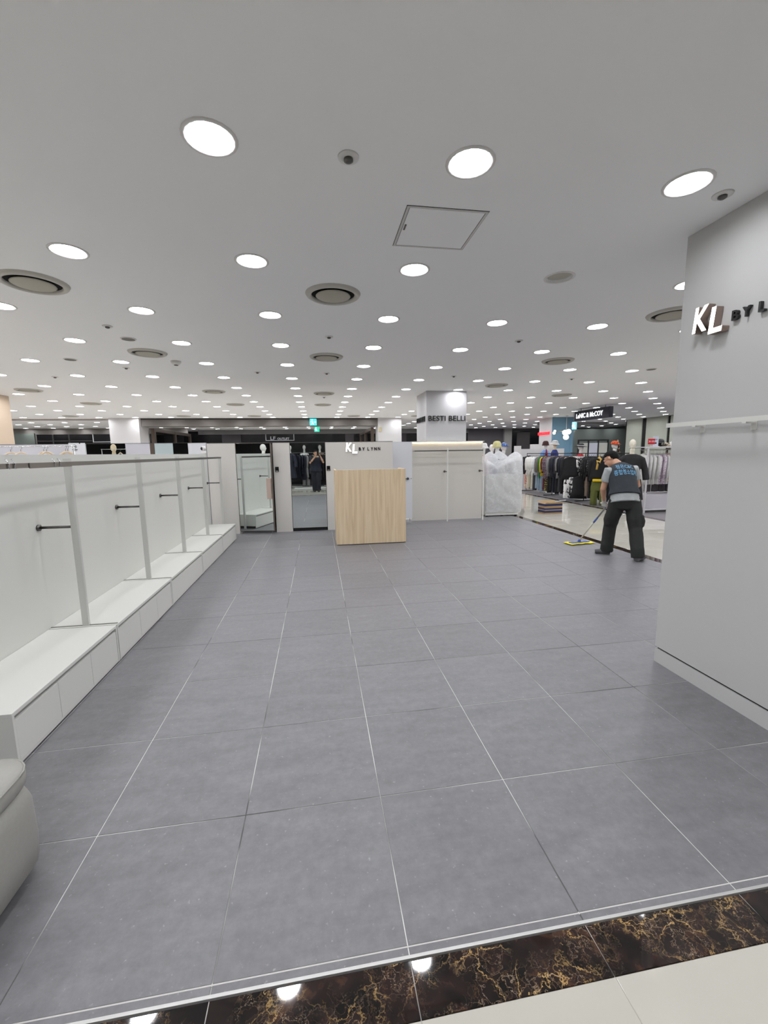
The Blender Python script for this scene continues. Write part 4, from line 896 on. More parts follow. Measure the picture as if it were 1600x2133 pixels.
# by the plastic sheet
mannequin('mannequin with yellow cloche hat rising from the plastic sheet', (4.80, 10.85, 0), 0.5, M_MANNEQUIN, C['pale blue'], None, None, None, 0.03)
hat('cloche_hat', 'pale yellow cloche hat above the plastic sheet', (4.80, 10.85, 1.745), 0.6, CLOCHE, cloth('cloth_paleyellow', (214, 208, 150)))
mannequin('mannequin with blue cap behind the plastic sheet', (5.15, 11.2, 0), 0.5, M_MANNEQUIN, C['dark blue'], None, None, None, 0.0)
hat('baseball_cap', 'blue patterned cap behind plastic sheet', (5.15, 11.2, 1.70), 0.9, CAP, print_mat('cap_blue', (60, 84, 150), (130, 160, 210), 22, 0.4), 0, True)
mannequin('small white headed mannequin in dark dress left of the cloche hat', (5.45, 12.7, 0), 0.2, M_MANNEQUIN, C['navy'], None, None, None, -0.02)
mannequin('mannequin in coral pink jacket at end of the beige partition', (4.62, 11.35, 0), 0.4, M_MANNEQUIN, C['coral pink'], None, None, 'coral pink jacket', 0.0)
hat('bucket_hat', 'plain white bucket hat above coral pink jacket', (4.62, 11.35, 1.71), 0.4, BUCKET, C['white'])
# over the left wall
mannequin('bald cream mannequin reflected in black mirror above left display wall', (-5.62, 4.42, 0), 2.6, M_MANNCREAM, None, None, None, None, 0.11)
mannequin('bald white mannequin beside a cream one behind left wall', (-5.18, 4.25, 0), 0.4, M_MANNEQUIN, None, None, None, None, 0.12)

mannequin('bald white mannequin reflected in top of the open mirror door', (-3.48, 4.15, 0), 0.9, M_MANNEQUIN, None, None, None, None, 0.085)

# ------------------------------------------------------------------ white rack on the right with shirts
t = thing('white_rack', 'white framed clothes rack with shirts beside the grey column', 'clothes rack', (7.98, 9.2, 0))
WR = mat('rack_white', (226, 224, 226), 0.4)
for x in (0.0, 2.2):
    for y in (0.0, 0.55):
        bb = B(); box(bb, x-0.015, x+0.015, y-0.015, y+0.015, 0, 1.61); part('leg', bb, WR, t)
for y in (0.0, 0.55):
    bb = B(); box(bb, -0.08, 2.215, y-0.012, y+0.012, 1.60, 1.63); part('top_rail', bb, WR, t)
    bb = B(); box(bb, 0.015, 2.185, y-0.015, y+0.015, 0.06, 0.10); part('base_rail', bb, WR, t)
for x in (0.0, 2.2):
    bb = B(); box(bb, x-0.012, x+0.012, 0.015, 0.535, 0.06, 0.10); part('cross_rail', bb, WR, t)
bb = B(); box(bb, -0.08, 2.2, 0.013, 0.537, 1.61, 1.625); part('top_shelf', bb, WR, t)
bb = B(); tube(bb, [(0, 0.275, 1.55), (2.2, 0.275, 1.55)], 0.011, 10); part('bar', bb, M_CHROME, t, True)
bb = B(); box(bb, 0.05, 2.15, 0.03, 0.52, 0.10, 0.44, 0.004); tag(part('storage_box', bb, mat('box_lilac_white', (206, 202, 208), 0.5), None, False, (7.98, 9.2, 0.0)), 'long white storage box on base of the white rack', 'box')
seqw = ['white', 'white', 'white', 'white', 'lilac floral', 'lilac floral', 'white', 'pink', 'pink', 'cream', 'beige', 'beige', 'white', 'khaki']
for i, c in enumerate(seqw):
    L = 0.74 if c in ('lilac floral', 'white') else 0.68
    L = 0.95 if c == 'beige' else L
    lab = {'lilac floral': 'lilac floral blouse on the white rack', 'white': 'white shirt on the white rack beside grey column', 'pink': 'pink shirt on white rack', 'cream': 'cream shirt on white rack', 'beige': 'beige trench coat on the white rack', 'khaki': 'khaki shirt on white rack'}[c]
    garment('hanging_shirt', top_mesh(0.2, L, 0.52, 0.02, i % 5), C[c], (8.08+0.095*i, 9.475, 1.538), PI/2+random.uniform(-0.25, 0.1), lab, 'shirts on the white rack', me_hg_white)
for i in range(5):
    garment('hanging_trousers', pants_mesh(0.80, 0.2, 0.098, i % 2), cloth('cloth_midgrey', (112, 108, 112)), (8.75+0.2*i, 9.9, 1.25), 0.1*i, 'grey wide trousers hanging behind the white rack', 'grey trousers behind the white rack', me_hg_dark)
rack('dark rack of grey trousers standing behind the white rack', 8.62, 9.9, 9.8, 9.9, [1.262], M_BLACKM)
hat('baseball_cap', 'dark grey cap on shelf above the white shirts', (8.44, 9.38, 1.72), -0.5, CAP, C['charcoal'], 0, True)
bb = B(); lathe(bb, [(0.05, 0), (0.06, 0.02), (0.035, 0.06), (0.07, 0.14), (0.02, 0.18)], 16); tag(part('hat_stand', bb, M_BLACKM, None, True, (8.44, 9.38, 1.6255)), 'small black hat stand under the dark grey cap', 'stand')
hat('baseball_cap', 'camouflage cap lying on the shelf above white shirts', (8.62, 9.38, 1.63), -0.6, CAP, print_mat('cap_camo', (92, 84, 70), (190, 180, 158), 20, 0.35), 0, True)
hat('visor_hat', 'white folded sun hat on shelf next to camouflage cap', (8.80, 9.37, 1.665), 0.2, [(0.13, -0.04), (0.12, -0.03), (0.09, 0.02), (0.08, 0.06), (0.02, 0.09)], C['white'], -0.5)
t = thing('price_sign', 'red sale sign reading 30~50% on white stand', 'sign', (8.03, 9.19, 1.63))
bb = B(); tube(bb, [(0, 0, 0), (0, 0, 0.07)], 0.006, 8); part('stem', bb, WR, t)
bb = B(); box(bb, -0.09, 0.10, -0.008, 0.0, 0.055, 0.19, 0.003); part('card', bb, mat('sale_red', (206, 38, 52), 0.5), t)
letters(t, '30~50%', 0.062, 0.16, (-0.075, -0.009, 0.105), FACE_Y, mat('sale_text', (246, 225, 225), 0.6), 0.002)
t = thing('paper_notice', 'white paper notice in clear holder beside red sale sign', 'notice', (8.20, 9.25, 1.63))
bb = B(); box(bb, -0.07, 0.08, -0.004, 0.0, 0.01, 0.25); part('sheet', bb, mat('notice_paper', (222, 228, 240), 0.5), t)
bb = B(); box(bb, -0.04, 0.05, -0.006, -0.004, 0.17, 0.18); box(bb, -0.02, 0.03, -0.006, -0.004, 0.07, 0.10); part('print', bb, M_DARKGAP, t)
bb = B(); box(bb, -0.08, 0.09, -0.03, 0.03, 0.0, 0.012); part('foot', bb, WR, t)

# low white partition and framed boards in the background shop
bm = B(); box(bm, 7.9, 10.0, 16.0, 16.1, 0, 1.645); tag(part('low_partition', bm, M_PILLARW), 'white low partition behind the packed rack', 'partition')
bm = B(); box(bm, 8.7, 9.6, 16.12, 16.4, 0, 1.83); tag(part('display_cabinet', bm, M_PILLARW), 'taller white cabinet block behind the low partition', 'cabinet')
t = thing('framed_panels', 'black framed stand of pale boards beneath the navy brand sign', 'panel', (9.97, 15.0, 0))
bb = B()
for x in (0.0, 0.42, 0.84, 1.26): box(bb, x-0.025, x+0.025, 0, 0.04, 0, 1.92)
box(bb, -0.025, 1.285, 0, 0.04, 1.92, 1.97); part('frame', bb, M_BLACKM, t)
for i, x in enumerate((0.0, 0.42, 0.84)):
    bb = B(); box(bb, x+0.03, x+0.39, 0.005, 0.03, 0.05, 1.84); part('board', bb, (mat('board_pale', (206, 206, 196), 0.4), mat('board_lilac', (214, 216, 226), 0.4), mat('board_pale', (206, 206, 196)))[i], t)
t = thing('sign_stand', 'plain white sign board on a stand behind plastic sheet', 'sign', (5.97, 12.0, 0))
bb = B(); box(bb, -0.11, 0.11, -0.015, 0.015, 1.05, 1.72, 0.004); part('board', bb, M_PILLARW, t)
bb = B(); tube(bb, [(0, 0, 0.012), (0, 0, 1.05)], 0.014, 10); lathe(bb, [(0.15, 0), (0.15, 0.012), (0.02, 0.02)], 20); part('stand', bb, M_BLACKM, t)

# ------------------------------------------------------------------ plastic covered unit
t = thing('display_unit', 'white low display unit standing beneath the plastic sheet', 'display unit', (4.40, 9.55, 0))
bb = B(); box(bb, -0.43, 0.42, 0.04, 0.62, 0.07, 1.0, 0.01); part('body', bb, M_WHITE, t)
bb = B(); box(bb, -0.43, 0.42, 0.0, 0.6, 0.025, 0.07); part('base_board', bb, M_WHITE, t)
for x in (-0.38, 0.0, 0.37):
    bb = B(); lathe(bb, [(0.028, 0.0), (0.034, 0.012), (0.022, 0.025)], 14, (x, 0.04, 0)); part('caster', bb, M_BLACK, t, True)
t = rack('black framed clothes rack inside the plastic sheet', 4.40, 10.30, 5.0, 10.45, [1.36], M_BLACKM, 'clothes_rack', 0.12)
def plastic():
    per = []
    corners = [(3.95, 9.51), (4.87, 9.51), (5.30, 10.55), (4.25, 11.0)]
    N = 24
    for a, b_ in zip(corners, corners[1:]+corners[:1]):
        for k in range(N):
            f = k/N; per.append(Vector((a[0]+(b_[0]-a[0])*f, a[1]+(b_[1]-a[1])*f, 0)))
    c = Vector((4.57, 10.2, 0)); peaks = [(4.80, 9.75, 1.60, 0.55), (4.45, 10.5, 1.60, 0.45), (4.76, 10.62, 1.62, 0.5), (5.05, 10.4, 1.42, 0.5), (4.05, 9.7, 1.40, 0.5), (4.3, 9.95, 1.30, 0.3)]
    def H(x, y):
        z = 1.10
        for px, py, pz, k in peaks:
            d = math.hypot(x-px, y-py); z = max(z, pz-k*d-0.35*min(d, 0.25))
        return z
    bb = B(); loops = []
    for s_ in [0.04, 0.14, 0.26, 0.38, 0.5, 0.62, 0.74, 0.86, 0.96]:
        lp = []
        for p in per:
            q = c+(p-c)*s_; z = H(q.x, q.y)+0.03*noise.noise(Vector((q.x*7, q.y*7, 1))) ; lp.append((q.x, q.y, z))
        loops.append(lp)
    nl = 22
    for i in range(nl+1):
        f = i/nl; lp = []
        for k, p in enumerate(per):
            zr = H(p.x, p.y)-0.03; zb = 0.10+0.05*noise.noise(Vector((p.x*4, p.y*4, 5)))
            if p.y > 9.53: zb = 0.16+0.06*noise.noise(Vector((p.x*4, p.y*4, 5)))
            z = zr+(zb-zr)*f
            out = (p-c).normalized()
            wv = 0.030*noise.noise(Vector((p.x*6+z*3.5, p.y*6-z*2.5, z*5)))+0.018*noise.noise(Vector((p.x*15+z*9, p.y*15, z*9)))-0.012*f+0.02*math.sin(f*PI)
            q = p+out*wv
            lp.append((q.x, q.y, z))
        loops.append(lp)
    rings(bb, loops, True, False)
    me = evald(bb, None, 0, 1); me.materials.append(M_PLASTIC); return me
o = tag(ob('plastic_sheet', plastic()), 'crumpled translucent plastic sheet draped over display unit at partition end', 'plastic sheet')
garment('hanging_blouse', top_mesh(0.2, 0.6, 0.4, 0.02, 1), C['dark blue'], (4.62, 10.355, 1.35), 0.5, 'dark blue top under the plastic sheet', None, me_hg_dark)
garment('hanging_blouse', top_mesh(0.2, 0.6, 0.4, 0.02, 2), C['grey'], (4.82, 10.405, 1.35), 0.4, 'grey top under the plastic sheet', None, me_hg_dark)

# ------------------------------------------------------------------ cardboard box
KR = mat('kraft_card', (172, 142, 100), 0.8); BL = mat('box_blue_print', (34, 46, 96), 0.7)
t = thing('cardboard_box', 'brown cardboard box with navy printed bands on corridor floor', 'box', (5.76, 9.72, 0), 0.06)
bb = B(); box(bb, -0.24, 0.24, -0.15, 0.15, 0.0, 0.26); part('carton', bb, KR, t)
for z0, z1 in ((0.005, 0.055), (0.11, 0.15), (0.20, 0.25)):
    bb = B(); box(bb, -0.2415, 0.2415, -0.1515, 0.1515, z0+0.03 if z0 < 0.01 else z0, z1+0.03 if z0 < 0.01 else z1); part('printed_band', bb, BL, t)
for s_ in (-1, 1):
    bb = B(); box(bb, -0.25, 0.25, -0.004, 0.07, 0, 0.004); part('flap', bb, KR, t, False, (0, s_*0.15, 0.27), (0.35 if s_ > 0 else PI-0.35, 0, 0))
bb = B(); tube(bb, [(0.2, 0.1, 0.27), (0.32, 0.05, 0.30), (0.46, 0.02, 0.31)], 0.008, 6); part('loose_strap', bb, M_TRIM, t, True)

# ------------------------------------------------------------------ people
def arrow(a, b_, f): return Vector(a).lerp(Vector(b_), f)
def hand(bm, wrist, d, nrm, side, curl=0.9, s=1.0):
    """wrist, finger direction d, palm normal nrm (towards the gripped thing), side = thumb side vector"""
    wrist = Vector(wrist); d = Vector(d).normalized(); nrm = Vector(nrm); nrm = (nrm-d*nrm.dot(d)).normalized(); side = d.cross(nrm)*(1 if d.cross(nrm).dot(Vector(side)) > 0 else -1)
    tube(bm, [wrist-d*0.02, wrist+d*0.03*s, wrist+d*0.085*s], [(0.026*s, 0.018*s), (0.036*s, 0.016*s), (0.040*s, 0.014*s)], 12, side)
    for i, (off, ln) in enumerate(((0.029, 0.070), (0.010, 0.080), (-0.010, 0.074), (-0.029, 0.058))):
        p = wrist+d*0.08*s+side*off*s; pts = [p-d*0.015]; a = 0.0; q = p
        for k in range(3):
            a += curl*(0.55 if k == 0 else 0.85); q = q+(d*math.cos(a)+nrm*math.sin(a))*ln*s*(0.45, 0.32, 0.25)[k]; pts.append(q)
        tube(bm, pts, [0.0095*s, 0.009*s, 0.0085*s, 0.0075*s], 8, side)
    p = wrist+d*0.03*s+side*0.03*s
    tube(bm, [p-side*0.012, p+side*0.018*s+d*0.015*s+nrm*0.01*s, p+side*0.022*s+d*0.04*s+nrm*0.03*s, p+side*0.012*s+d*0.06*s+nrm*0.045*s], [0.012*s, 0.0115*s, 0.010*s, 0.008*s], 8, d)
def head(bm, c, f, up, s=1.0):
    c = Vector(c); f = Vector(f).normalized(); up = Vector(up); up = (up-f*up.dot(f)).normalized(); r = f.cross(up)
    M = Matrix((r, f, up)).transposed()
    def el(p, rad, seg=16, rn=12):
        b2 = bmesh.new(); vs = ball(b2, (0, 0, 0), rad, seg, rn)
        mp = {v: bm.verts.new(c+M @ (v.co*s+Vector(p)*s)) for v in b2.verts}
        for fc in b2.faces: bm.faces.new([mp[v] for v in fc.verts])
        b2.free()
    el((0, -0.012, 0.025), (0.076, 0.095, 0.092)); el((0, 0.025, -0.045), (0.058, 0.068, 0.068)); el((0, 0.07, -0.085), (0.028, 0.022, 0.02))
    el((0, 0.098, -0.018), (0.013, 0.018, 0.024), 10, 8); el((0, 0.088, 0.022), (0.055, 0.014, 0.010), 10, 8)
    el((0.03, 0.078, 0.006), (0.013, 0.012, 0.009), 8, 6); el((-0.03, 0.078, 0.006), (0.013, 0.012, 0.009), 8, 6); el((0, 0.084, -0.058), (0.024, 0.011, 0.009), 8, 6)
    for s_ in (-1, 1): el((s_*0.078, -0.005, -0.01), (0.010, 0.020, 0.032), 10, 8)
    return M
def hair_mesh(c, f, up, s=1.0, long=0.0):
    c = Vector(c); f = Vector(f).normalized(); up = Vector(up); up = (up-f*up.dot(f)).normalized(); r = f.cross(up); M = Matrix((r, f, up)).transposed()
    b2 = bmesh.new(); bmesh.ops.create_uvsphere(b2, u_segments=30, v_segments=22, radius=1)
    for v in b2.verts:
        n_ = 1+0.03*noise.noise(v.co*9)
        v.co = Vector((v.co.x*0.087*n_, v.co.y*0.106*n_-0.012, v.co.z*0.104*n_+0.027))
    kill = [fc for fc in b2.faces if not (lambda p: (p.z > 0.062-0.10*max(0, -p.y/0.1)-0.02*(p.y < 0.03) or (p.y < -0.02 and p.z > -0.075)) and not (p.y > 0.065 and p.z < 0.072) and not (abs(p.x) > 0.05 and p.y > -0.03 and p.z < 0.02))(fc.calc_center_median())]
    bmesh.ops.delete(b2, geom=kill, context='FACES')
    g = bmesh.ops.solidify(b2, geom=b2.faces[:], thickness=0.012)
    for v in b2.verts: v.co = c+M @ (v.co*s)
    return mesh(b2, 'hair', M_HAIR, True)
def person(label, J, outfit, fwd, voxel=0.0075):
    """J: joint positions; builds one continuous body, clothes are children"""
    g = {k: Vector(v) for k, v in J.items() if not k.startswith('hand') and k != 'curl'}
    base = Vector((g['pelvis'].x, g['pelvis'].y, 0))
    def S(v): return Vector(v)-base
    side = (g['hip_r']-g['hip_l']).normalized(); sh = (g['sho_r']-g['sho_l']).normalized()
    gi = outfit.get('girth', 1.0)
    bm = B()
    tube(bm, [S(g['pelvis'])-Vector((0, 0, 0.10)), S(g['pelvis']), S(g['waist']), S(g['chest']), S(arrow(g['chest'], g['neck'], 0.6)), S(g['neck'])], [(0.12, 0.09), (0.13, 0.095), (0.12, 0.085), (0.145, 0.095), (0.13, 0.075), (0.055, 0.055)], 18, sh)
    tube(bm, [S(arrow(g['chest'], g['neck'], 0.7)), S(g['neck']), S(arrow(g['neck'], g['head'], 0.55)), S(arrow(g['neck'], g['head'], 0.9))], [0.065, 0.056, 0.053, 0.055], 14, sh)
    head(bm, S(g['head']), J['face'], J['up'], 1.0)
    for q in ('l', 'r'):
        s_, e, wr = g['sho_'+q], g['elb_'+q], g['wri_'+q]
        inn = arrow(s_, g['chest'], 0.3)
        tube(bm, [S(inn), S(s_), S(arrow(s_, e, 0.5)), S(e), S(arrow(e, wr, 0.3)), S(wr)], [0.055, 0.056, 0.047, 0.040, 0.041, 0.026], 14, (0.3, 0.9, 0.2))
        hd, hn, hs = J['hand_'+q]; hand(bm, S(wr), hd, hn, hs, J.get('curl', 0.9))
        h_, k, a, toe = g['hip_'+q], g['kne_'+q], g['ank_'+q], g['toe_'+q]
        tube(bm, [S(arrow(h_, g['pelvis'], 0.3))-Vector((0, 0, 0.03)), S(arrow(h_, k, 0.3)), S(k), S(arrow(k, a, 0.35)), S(a), S(a)-Vector((0, 0, 0.03))], [0.075, 0.074, 0.055, 0.055, 0.036, 0.036], 14, side)
        d = (toe-a); d.z = 0
        tube(bm, [S(a)-d*0.32-Vector((0, 0, a.z-0.04)), S(a)-Vector((0, 0, a.z-0.042)), S(arrow(a, toe, 0.6))*1.0-Vector((0, 0, arrow(a, toe, 0.6).z-0.035)), S(toe)-Vector((0, 0, toe.z-0.026))], [(0.030, 0.030), (0.034, 0.036), (0.042, 0.028), (0.032, 0.020)], 12, side)
    body = evald(bm, voxel, 2); body.materials.append(M_SKIN)
    root = tag(ob('person', body, None, base), label, 'person')
    ob('hair', hair_mesh(S(g['head']), J['face'], J['up']), root)
    # trousers
    tm, legr = outfit['trousers'], outfit.get('leg', 1.0)
    bm = B()
    wz = arrow(g['pelvis'], g['waist'], 0.35)
    tube(bm, [S(g['pelvis'])-Vector((0, 0, 0.14)), S(g['pelvis'])-Vector((0, 0, 0.05)), S(g['pelvis']), S(wz)], [(0.15, 0.12), (0.185, 0.142), (0.178, 0.138), (0.165, 0.128)], 20, side)
    for q in ('l', 'r'):
        h_, k, a = g['hip_'+q], g['kne_'+q], g['ank_'+q]
        pts = [h_+Vector((0, 0, 0.02)), arrow(h_, k, 0.35), arrow(h_, k, 0.7), k, arrow(k, a, 0.4), arrow(k, a, 0.8), a-Vector((0, 0, 0.035))]
        rr = [0.105, 0.105, 0.096, 0.088, 0.086, 0.084, 0.086]
        tube(bm, [S(p)+Vector((0.006*math.sin(i*2.3), 0.006*math.cos(i*1.9), 0)) for i, p in enumerate(pts)], [(r*legr*1.02, r*legr*0.98) for r in rr], 16, side)
        if outfit.get('cargo'):
            sd = side*(1 if q == 'r' else -1); pk_ = arrow(h_, k, 0.72)
            tube(bm, [S(pk_)+sd*0.075+Vector((0, -0.015, 0.075)), S(pk_)+sd*0.085+Vector((0, -0.015, 0.0)), S(pk_)+sd*0.078+Vector((0, -0.015, -0.085))], [(0.03, 0.065), (0.04, 0.07), (0.036, 0.07)], 10, side)
    me = evald(bm, 0.011, 3)
    for v in me.vertices: v.co += v.normal*0.006*noise.noise(v.co*11)
    me.materials.append(tm); ob('trousers', me, root)
    # shirt with sleeves
    def shirt(nm, m, grow, z0f, sleeve, vox=0.010):
        bm = B(); lo = arrow(g['pelvis'], g['waist'], z0f)
        tube(bm, [S(lo), S(g['waist']), S(arrow(g['waist'], g['chest'], 0.6)), S(g['chest']), S(arrow(g['chest'], g['neck'], 0.5)), S(arrow(g['chest'], g['neck'], 0.82))], [((a_+grow)*gi, (b2_+grow)*gi) for a_, b2_ in ((0.204, 0.158), (0.175, 0.133), (0.182, 0.132), (0.188, 0.128), (0.165, 0.102), (0.085, 0.075))], 22, sh)
        for q in ('l', 'r'):
            s_, e = g['sho_'+q], g['elb_'+q]
            if sleeve > 0: tube(bm, [S(arrow(s_, g['chest'], 0.35)), S(s_), S(arrow(s_, e, sleeve*0.6)), S(arrow(s_, e, sleeve))], [0.07+grow, 0.074+grow, 0.070+grow, 0.068+grow], 14, (0.3, 0.9, 0.2))
            else: tube(bm, [S(arrow(s_, g['chest'], 0.5)), S(arrow(s_, g['chest'], 0.12))], [0.075+grow, 0.07+grow], 14, (0.3, 0.9, 0.2))
        me = evald(bm, vox, 3)
        for v in me.vertices: v.co += v.normal*0.005*noise.noise(v.co*9)
        me.materials.append(m); return ob(nm, me, root)
    shirt('shirt', outfit['shirt'], 0.0, outfit.get('hem', -0.25), outfit.get('sleeve', 0.7))
    vest = None
    if outfit.get('vest'): vest = shirt('vest', outfit['vest'], 0.014, 0.35, 0.0)
    for q in ('l', 'r'):
        a, toe = g['ank_'+q], g['toe_'+q]; d = (toe-a); d.z = 0
        bm = B(); kz = outfit.get('foot_grow', 0.006)
        tube(bm, [S(a)-d*0.36-Vector((0, 0, a.z-0.038)), S(a)-Vector((0, 0, a.z-0.045)), S(arrow(a, toe, 0.6))-Vector((0, 0, arrow(a, toe, 0.6).z-0.038)), S(toe)+d*0.06-Vector((0, 0, toe.z-0.03))], [(0.032+kz, 0.032+kz), (0.036+kz, 0.038+kz), (0.042+kz, 0.030+kz), (0.034+kz, 0.023+kz)], 12, side)
        tube(bm, [S(a)-Vector((0, 0, a.z-0.04)), S(a)+Vector((0, 0, 0.06))], [0.046+kz, 0.044+kz], 12, side)
        me = evald(bm, 0.008, 2)
        for v in me.vertices: v.co.z = max(v.co.z, 0.001)
        me.materials.append(outfit['foot_mat']); ob(outfit['foot'], me, root)
    return root, vest, base
JA = dict(pelvis=(4.37, 5.55, 0.88), waist=(4.385, 5.60, 1.02), chest=(4.42, 5.72, 1.24), neck=(4.44, 5.83, 1.375), head=(4.41, 5.945, 1.445),
  face=(-0.55, 0.62, -0.62), up=(-0.1, 0.62, 0.75),
  sho_l=(4.245, 5.765, 1.275), sho_r=(4.60, 5.69, 1.295), elb_l=(4.20, 5.80, 1.005), elb_r=(4.695, 5.70, 1.05), wri_l=(4.335, 5.945, 0.80), wri_r=(4.535, 5.86, 0.945),
  hand_l=((0.35, 0.35, -0.87), (0.5, 0.3, 0.3), (-0.2, 0.6, 0.3)), hand_r=((-0.85, 0.1, -0.1), (0.0, 0.3, -0.9), (0.1, 0.5, 0.6)), curl=1.25,
  hip_l=(4.275, 5.575, 0.85), hip_r=(4.465, 5.515, 0.86), kne_l=(4.295, 5.725, 0.46), kne_r=(4.475, 5.43, 0.46), ank_l=(4.275, 5.745, 0.085), ank_r=(4.415, 5.275, 0.085), toe_l=(4.155, 5.83, 0.03), toe_r=(4.545, 5.33, 0.03))
for k_, v_ in JA.items():
    if k_ not in ('face', 'up', 'curl') and not k_.startswith('hand'): JA[k_] = (v_[0]+0.005, v_[1]-0.13, v_[2]-(0.015 if v_[2] > 0.3 else 0))
cleaner, vest, cb = person('stooping cleaner in dark printed vest and black trousers pushing a mop', JA,
  dict(trousers=cloth('cloth_trouser_black', (36, 38, 36)), cargo=True, shirt=cloth('cloth_shirt_grey', (168, 172, 172)), hem=-0.42, sleeve=0.62, vest=cloth('cloth_vest_slate', (44, 50, 56)), foot='sock', foot_mat=cloth('cloth_sock_grey', (92, 92, 94)), leg=1.02), None)
# glove on the left hand (and right)
for q in ('l', 'r'):
    bm = B(); hd, hn, hs = JA['hand_'+q]; wv = Vector(JA['wri_'+q])-cb; hand(bm, wv, hd, hn, hs, 1.25, 1.12)
    dd = Vector(hd).normalized(); tube(bm, [wv-dd*0.06, wv+dd*0.02], [0.036, 0.033], 12, (0.3, 0.9, 0.2))
    me = evald(bm, 0.006, 2); me.materials.append(cloth('cloth_glove_white', (214, 214, 208))); ob('glove', me, cleaner)
# printed lettering on the vest back, laid on the vest surface
def vest_print():
    bvh = BVHTree.FromPolygons([v.co for v in vest.data.vertices], [p.vertices for p in vest.data.polygons])
    g = {k: Vector(JA[k])-cb for k in ('chest', 'neck', 'waist', 'sho_l', 'sho_r')}
    up = (g['neck']-g['waist']).normalized(); rt = (g['sho_r']-g['sho_l']); rt = (rt-up*rt.dot(up)).normalized(); back = rt.cross(up)*-1
    if back.y > 0: back = -back
    m = mat('vest_print_blue', (104, 160, 196), 0.6)
    for s, wd, size, off_up in (('정은C&C', 0.235, 0.080, 0.005), ('종합청소업체', 0.310, 0.080, -0.095)):
        me0 = text_mesh(s, size, 0.0, 0.0012)
        bm = B(); bm.from_mesh(me0); bmesh.ops.triangulate(bm, faces=bm.faces); bmesh.ops.subdivide_edges(bm, edges=[e for e in bm.edges if e.calc_length() > 0.008], cuts=1)
        x0, x1 = min(v.co.x for v in bm.verts), max(v.co.x for v in bm.verts); sc = wd/(x1-x0)
        for v in bm.verts:
            p = g['chest']+up*(off_up+v.co.y*1.15)+rt*((v.co.x-(x0+x1)/2)*sc+0.005)+back*0.5
            hit = bvh.ray_cast(p, -back)
            v.co = (hit[0]+back*0.003) if hit[0] else p-back*0.35
        part('back_print', bm, m, vest)
vest_print()
# mop
t = thing('floor_mop', 'flat floor mop with yellow pad and long grey pole', 'mop', (4.335, 6.37, 0))
hl = Vector(JA['wri_l'])+Vector(JA['hand_l'][0]).normalized()*0.08
P0 = Vector((4.335, 6.37, 0.055)); P1 = Vector((4.43, 5.855, 0.71)); d = (P1-P0).normalized()
org = Vector((4.335, 6.37, 0))
def Q(v): return tuple(Vector(v)-org)
bb = B(); tube(bb, [Q(P0), Q(P0+d*0.45)], 0.011, 10); part('lower_pole', bb, mat('pole_cream', (206, 202, 190), 0.4), t, True)
bb = B(); tube(bb, [Q(P0+d*0.45), Q(P0+d*0.56)], 0.015, 10); part('clamp', bb, mat('mop_blue', (80, 104, 176), 0.5), t, True)
bb = B(); tube(bb, [Q(P0+d*0.56), Q(P0+d*1.10)], 0.0125, 10); part('upper_pole', bb, mat('pole_grey', (140, 140, 142), 0.35), t, True)
bb = B(); box(bb, -0.18, 0.18, -0.045, 0.045, 0.022, 0.034, 0.004); pl_ = part('plate', bb, mat('mop_blue', (80, 104, 176)), t, False, (0, 0, 0), (0, 0, 0.12))
bb = B(); tube(bb, [(0, 0, 0.034), (0, -0.005, 0.075)], [(0.03, 0.022), (0.017, 0.017)], 10); part('joint', bb, mat('mop_blue', (80, 104, 176)), t, True)
def pad():
    bb = B(); nx, ny = 18, 8; vs = []
    for i in range(nx+1):
        for j in range(ny+1):
            x = -0.235+0.47*i/nx; y = -0.10+0.20*j/ny
            vs.append(bb.verts.new((x, y*(1+0.08*math.sin(i)), 0.012+0.008*noise.noise(Vector((x*12, y*12, 3))))))
    for i in range(nx):
        for j in range(ny): bb.faces.new((vs[i*(ny+1)+j], vs[(i+1)*(ny+1)+j], vs[(i+1)*(ny+1)+j+1], vs[i*(ny+1)+j+1]))
    r = bmesh.ops.extrude_face_region(bb, geom=bb.faces[:]); bmesh.ops.translate(bb, vec=(0, 0, 0.010), verts=[v for v in r['geom'] if isinstance(v, bmesh.types.BMVert)])
    for v in bb.verts: v.co.z = max(0.002, v.co.z)
    return bb
part('pad', pad(), cloth('cloth_mop_yellow', (240, 224, 76)), t, True, (0, 0, 0), (0, 0, 0.12))

# photographer (behind the lens, seen in the closed mirror door)
JB = dict(pelvis=(-0.09, -0.40, 0.93), waist=(-0.09, -0.39, 1.07), chest=(-0.08, -0.385, 1.30), neck=(-0.08, -0.37, 1.46), head=(-0.09, -0.34, 1.60),
  face=(0.1, 1.0, -0.1), up=(0, 0.1, 1), sho_l=(-0.27, -0.38, 1.40), sho_r=(0.11, -0.38, 1.40), elb_l=(-0.32, -0.22, 1.20), elb_r=(0.21, -0.20, 1.22), wri_l=(-0.11, -0.075, 1.455), wri_r=(0.10, -0.07, 1.465),
  hand_l=((0.25, 0.0, 0.95), (0.9, 0.0, -0.2), (0, -1, 0.1)), hand_r=((-0.25, 0.0, 0.95), (-0.9, 0.0, -0.2), (0, -1, 0.1)), curl=0.8,
  hip_l=(-0.18, -0.40, 0.90), hip_r=(0.0, -0.40, 0.90), kne_l=(-0.17, -0.36, 0.49), kne_r=(-0.01, -0.33, 0.49), ank_l=(-0.16, -0.42, 0.085), ank_r=(-0.02, -0.38, 0.085), toe_l=(-0.18, -0.27, 0.03), toe_r=(0.0, -0.23, 0.03))
